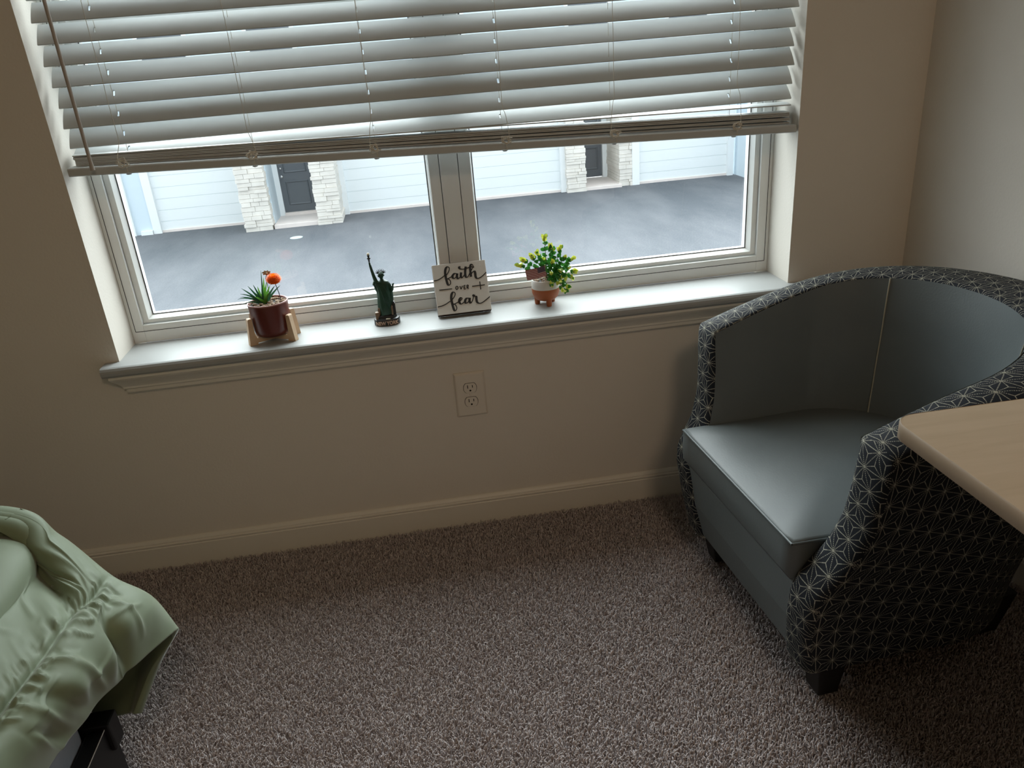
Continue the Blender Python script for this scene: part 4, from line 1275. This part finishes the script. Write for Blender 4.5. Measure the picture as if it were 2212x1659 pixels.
# ------------------------------------------------------------------ outside: paved yard and town house garages
ZG = -2.5
struct(bx('ground', M_ASPHALT, None, -30, 30, 1.5, 40, ZG - .2, ZG))
bd = thing('town_house', (0, 19, ZG), 'white town house across the yard with garage doors and stone door bays', 'building')
B1_ = Vector((0, 19, ZG))
def eb(name, m, x0, x1, y0, y1, z0, z1, parent=None, bevel=0):
    return bx(name, m, parent or bd, x0, x1, y0 - 19, y1 - 19, z0 - ZG, z1 - ZG, bevel=bevel)
YW = 19.0
def wall_panel(x0, x1, z0, z1, y=YW):
    b = MB()
    z = z0
    while z < z1 - .01:
        zz = min(z + .18, z1)
        b.add([(x0, y - .012 - 19, z - ZG), (x1, y - .012 - 19, z - ZG), (x1, y - 19, zz - ZG), (x0, y - 19, zz - ZG)], [(0, 1, 2, 3)])
        b.add([(x0, y - .012 - 19, z - ZG), (x1, y - .012 - 19, z - ZG), (x1, y + .01 - 19, z - ZG), (x0, y + .01 - 19, z - ZG)], [(0, 1, 2, 3)])
        z = zz
    b.box(x0, x1, y + .01 - 19, y + .3 - 19, z0 - ZG, z1 - ZG)
    return b.build('siding_wall', M_SIDING, bd)
HD = .05            # top of garage openings
wall_panel(-14, 14, HD + .25, 4.2)
eb('band_board', M_XTRIM, -14, 14, YW - .06, YW + .05, HD, HD + .26)
wall_panel(-14, -7.30, ZG, HD); wall_panel(8.93, 10.4, ZG, HD)
def garage(x0, x1, y=YW):
    b = MB()
    n_ = 9
    hgt = (HD - ZG) / n_
    for k_ in range(n_):
        z0 = k_ * hgt
        b.box(x0, x1, y + .06 - 19, y + .12 - 19, z0, z0 + hgt - .02)
        b.box(x0, x1, y + .075 - 19, y + .11 - 19, z0 + hgt - .02, z0 + hgt)
    g = b.build('garage_door', M_GARAGE, bd)
    for tx0, tx1 in ((x0 - .20, x0), (x1, x1 + .16)):
        b = MB(); b.box(tx0, tx1, y - .05 - 19, y + .12 - 19, 0, HD - ZG); b.build('door_trim', M_XTRIM, bd)
    b = MB(); b.box(x0, x1, y + .03 - 19, y + .13 - 19, 0, .06); b.build('threshold', M_CONC, bd)
garage(-6.45, -4.20); garage(-1.66, 4.02); garage(6.20, 8.70)
eb('siding_wall', M_SIDING, -7.10, -6.66, YW - .01, YW + .1, ZG, HD); eb('corner_board', M_XTRIM, -7.42, -7.08, YW - .08, YW + .1, ZG, HD)
eb('corner_board', M_XTRIM, -6.95, -6.66, YW - .10, YW + .1, ZG, ZG + .10)
def stone_column(x0, x1, y0, y1, z1=HD):
    b = MB(); z = ZG
    while z < z1 - .02:
        h = random.uniform(.06, .12)
        x = x0
        while x < x1 - .01:
            w_ = random.uniform(.16, .42); xe = min(x + w_, x1)
            if x1 - xe < .08: xe = x1
            o_ = random.uniform(0, .05); o2 = random.uniform(0, .04)
            b.box(x - (o2 if x == x0 else 0), xe - .006 + (o2 if xe == x1 else 0), y0 - o_ - 19, y1 - 19, z - ZG, z + h - .006 - ZG)
            x = xe
        z += h
    b.box(x0 + .01, x1 - .01, y0 + .02 - 19, y1 - 19, 0, z1 - ZG)
    return b.build('stone_column', M_STONE, bd)
# left bay projects forward of the wall
stone_column(-4.13, -3.50, 17.9, 19.2); stone_column(-2.36, -1.80, 17.9, 19.2)
eb('siding_wall', M_SIDING, -3.52, -3.46, 18.2, 19.25, ZG, HD)
eb('door_trim', M_XTRIM, -3.50, -3.33, 19.15, 19.35, ZG, HD); eb('door_trim', M_XTRIM, -2.47, -2.34, 19.15, 19.35, ZG, HD)
eb('door_step', M_CONC, -3.47, -2.36, 17.95, 19.3, ZG - .05, ZG + .10, bevel=.01)
eb('threshold', M_CONC, -3.33, -2.47, 19.10, 19.3, ZG + .1, ZG + .17)
def entry_door(x0, x1, y, z0=ZG + .14):
    z1 = z0 + 2.05
    d_ = eb('entry_door', M_XDOOR, x0, x1, y, y + .05, z0, z1)
    wd = x1 - x0
    for px0, px1, pz0, pz1 in ((.16, .84, .10, .40), (.16, .84, .50, .93)):
        b = MB()
        X0, X1, Z0, Z1 = x0 + wd * px0, x0 + wd * px1, z0 + 2.05 * pz0, z0 + 2.05 * pz1
        b.grid([[(X0, y - 19.001, Z0 - ZG), (X1, y - 19.001, Z0 - ZG), (X1, y - 19.001, Z1 - ZG), (X0, y - 19.001, Z1 - ZG)],
                [(X0 + .02, y - 19.022, Z0 + .02 - ZG), (X1 - .02, y - 19.022, Z0 + .02 - ZG), (X1 - .02, y - 19.022, Z1 - .02 - ZG), (X0 + .02, y - 19.022, Z1 - .02 - ZG)],
                [(X0 + .05, y - 19.004, Z0 + .05 - ZG), (X1 - .05, y - 19.004, Z0 + .05 - ZG), (X1 - .05, y - 19.004, Z1 - .05 - ZG), (X0 + .05, y - 19.004, Z1 - .05 - ZG)]], smooth=False, cv=True)
        b.build('door_panel', M_XDOOR, d_)
    b = MB(); b.ball((x0 + .08, y - 19.05, z0 + .95 - ZG), .04, 10); b.build('door_knob', M_METALKNOB, d_)
    b = MB(); b.ball((x0 + .08, y - 19.03, z0 + 1.15 - ZG), .03, 10); b.build('deadbolt', M_METALKNOB, d_)
entry_door(-3.33, -2.47, 19.2)
# right bay is recessed behind the wall
stone_column(4.18, 4.66, 18.8, 20.5); stone_column(5.66, 6.12, 19.0, 20.5)
eb('door_trim', M_XTRIM, 5.52, 5.68, 20.3, 20.5, ZG, HD)
eb('door_step', M_CONC, 4.64, 5.68, 18.85, 20.5, ZG - .05, ZG + .08, bevel=.01)
entry_door(4.70, 5.54, 20.4, ZG + .10)
# right end: a projecting wing
eb('siding_wall', M_SIDING, 8.95, 14, 17.6, 19.2, ZG, HD)
eb('footing', M_CONC, 8.95, 9.6, 17.45, 17.6, ZG, ZG + .15)
eb('roof', M_ROOF, -14.4, 14.4, YW - .5, YW + 4, 4.2, 4.5)
# upper windows
for x in (-5.4, -2.9, 1.2, 4.9, 7.5):
    f_ = eb('upper_window', M_XTRIM, x - .6, x + .6, YW - .05, YW + .02, 1.1, 2.7)
    eb('window_pane', M_XDOOR, x - .5, x + .5, YW - .06, YW - .04, 1.2, 2.6, parent=f_)
uc = MB(); uc.lathe([(.001, .001), (.15, .001), (.15, .012), (.14, .016), (.001, .018)], 0, 0, 24)
tag(uc.build('utility_cover', M_COVER, loc=(-2.79, 16.59, ZG)), 'pale round utility cover set in the dark asphalt yard', 'utility cover')
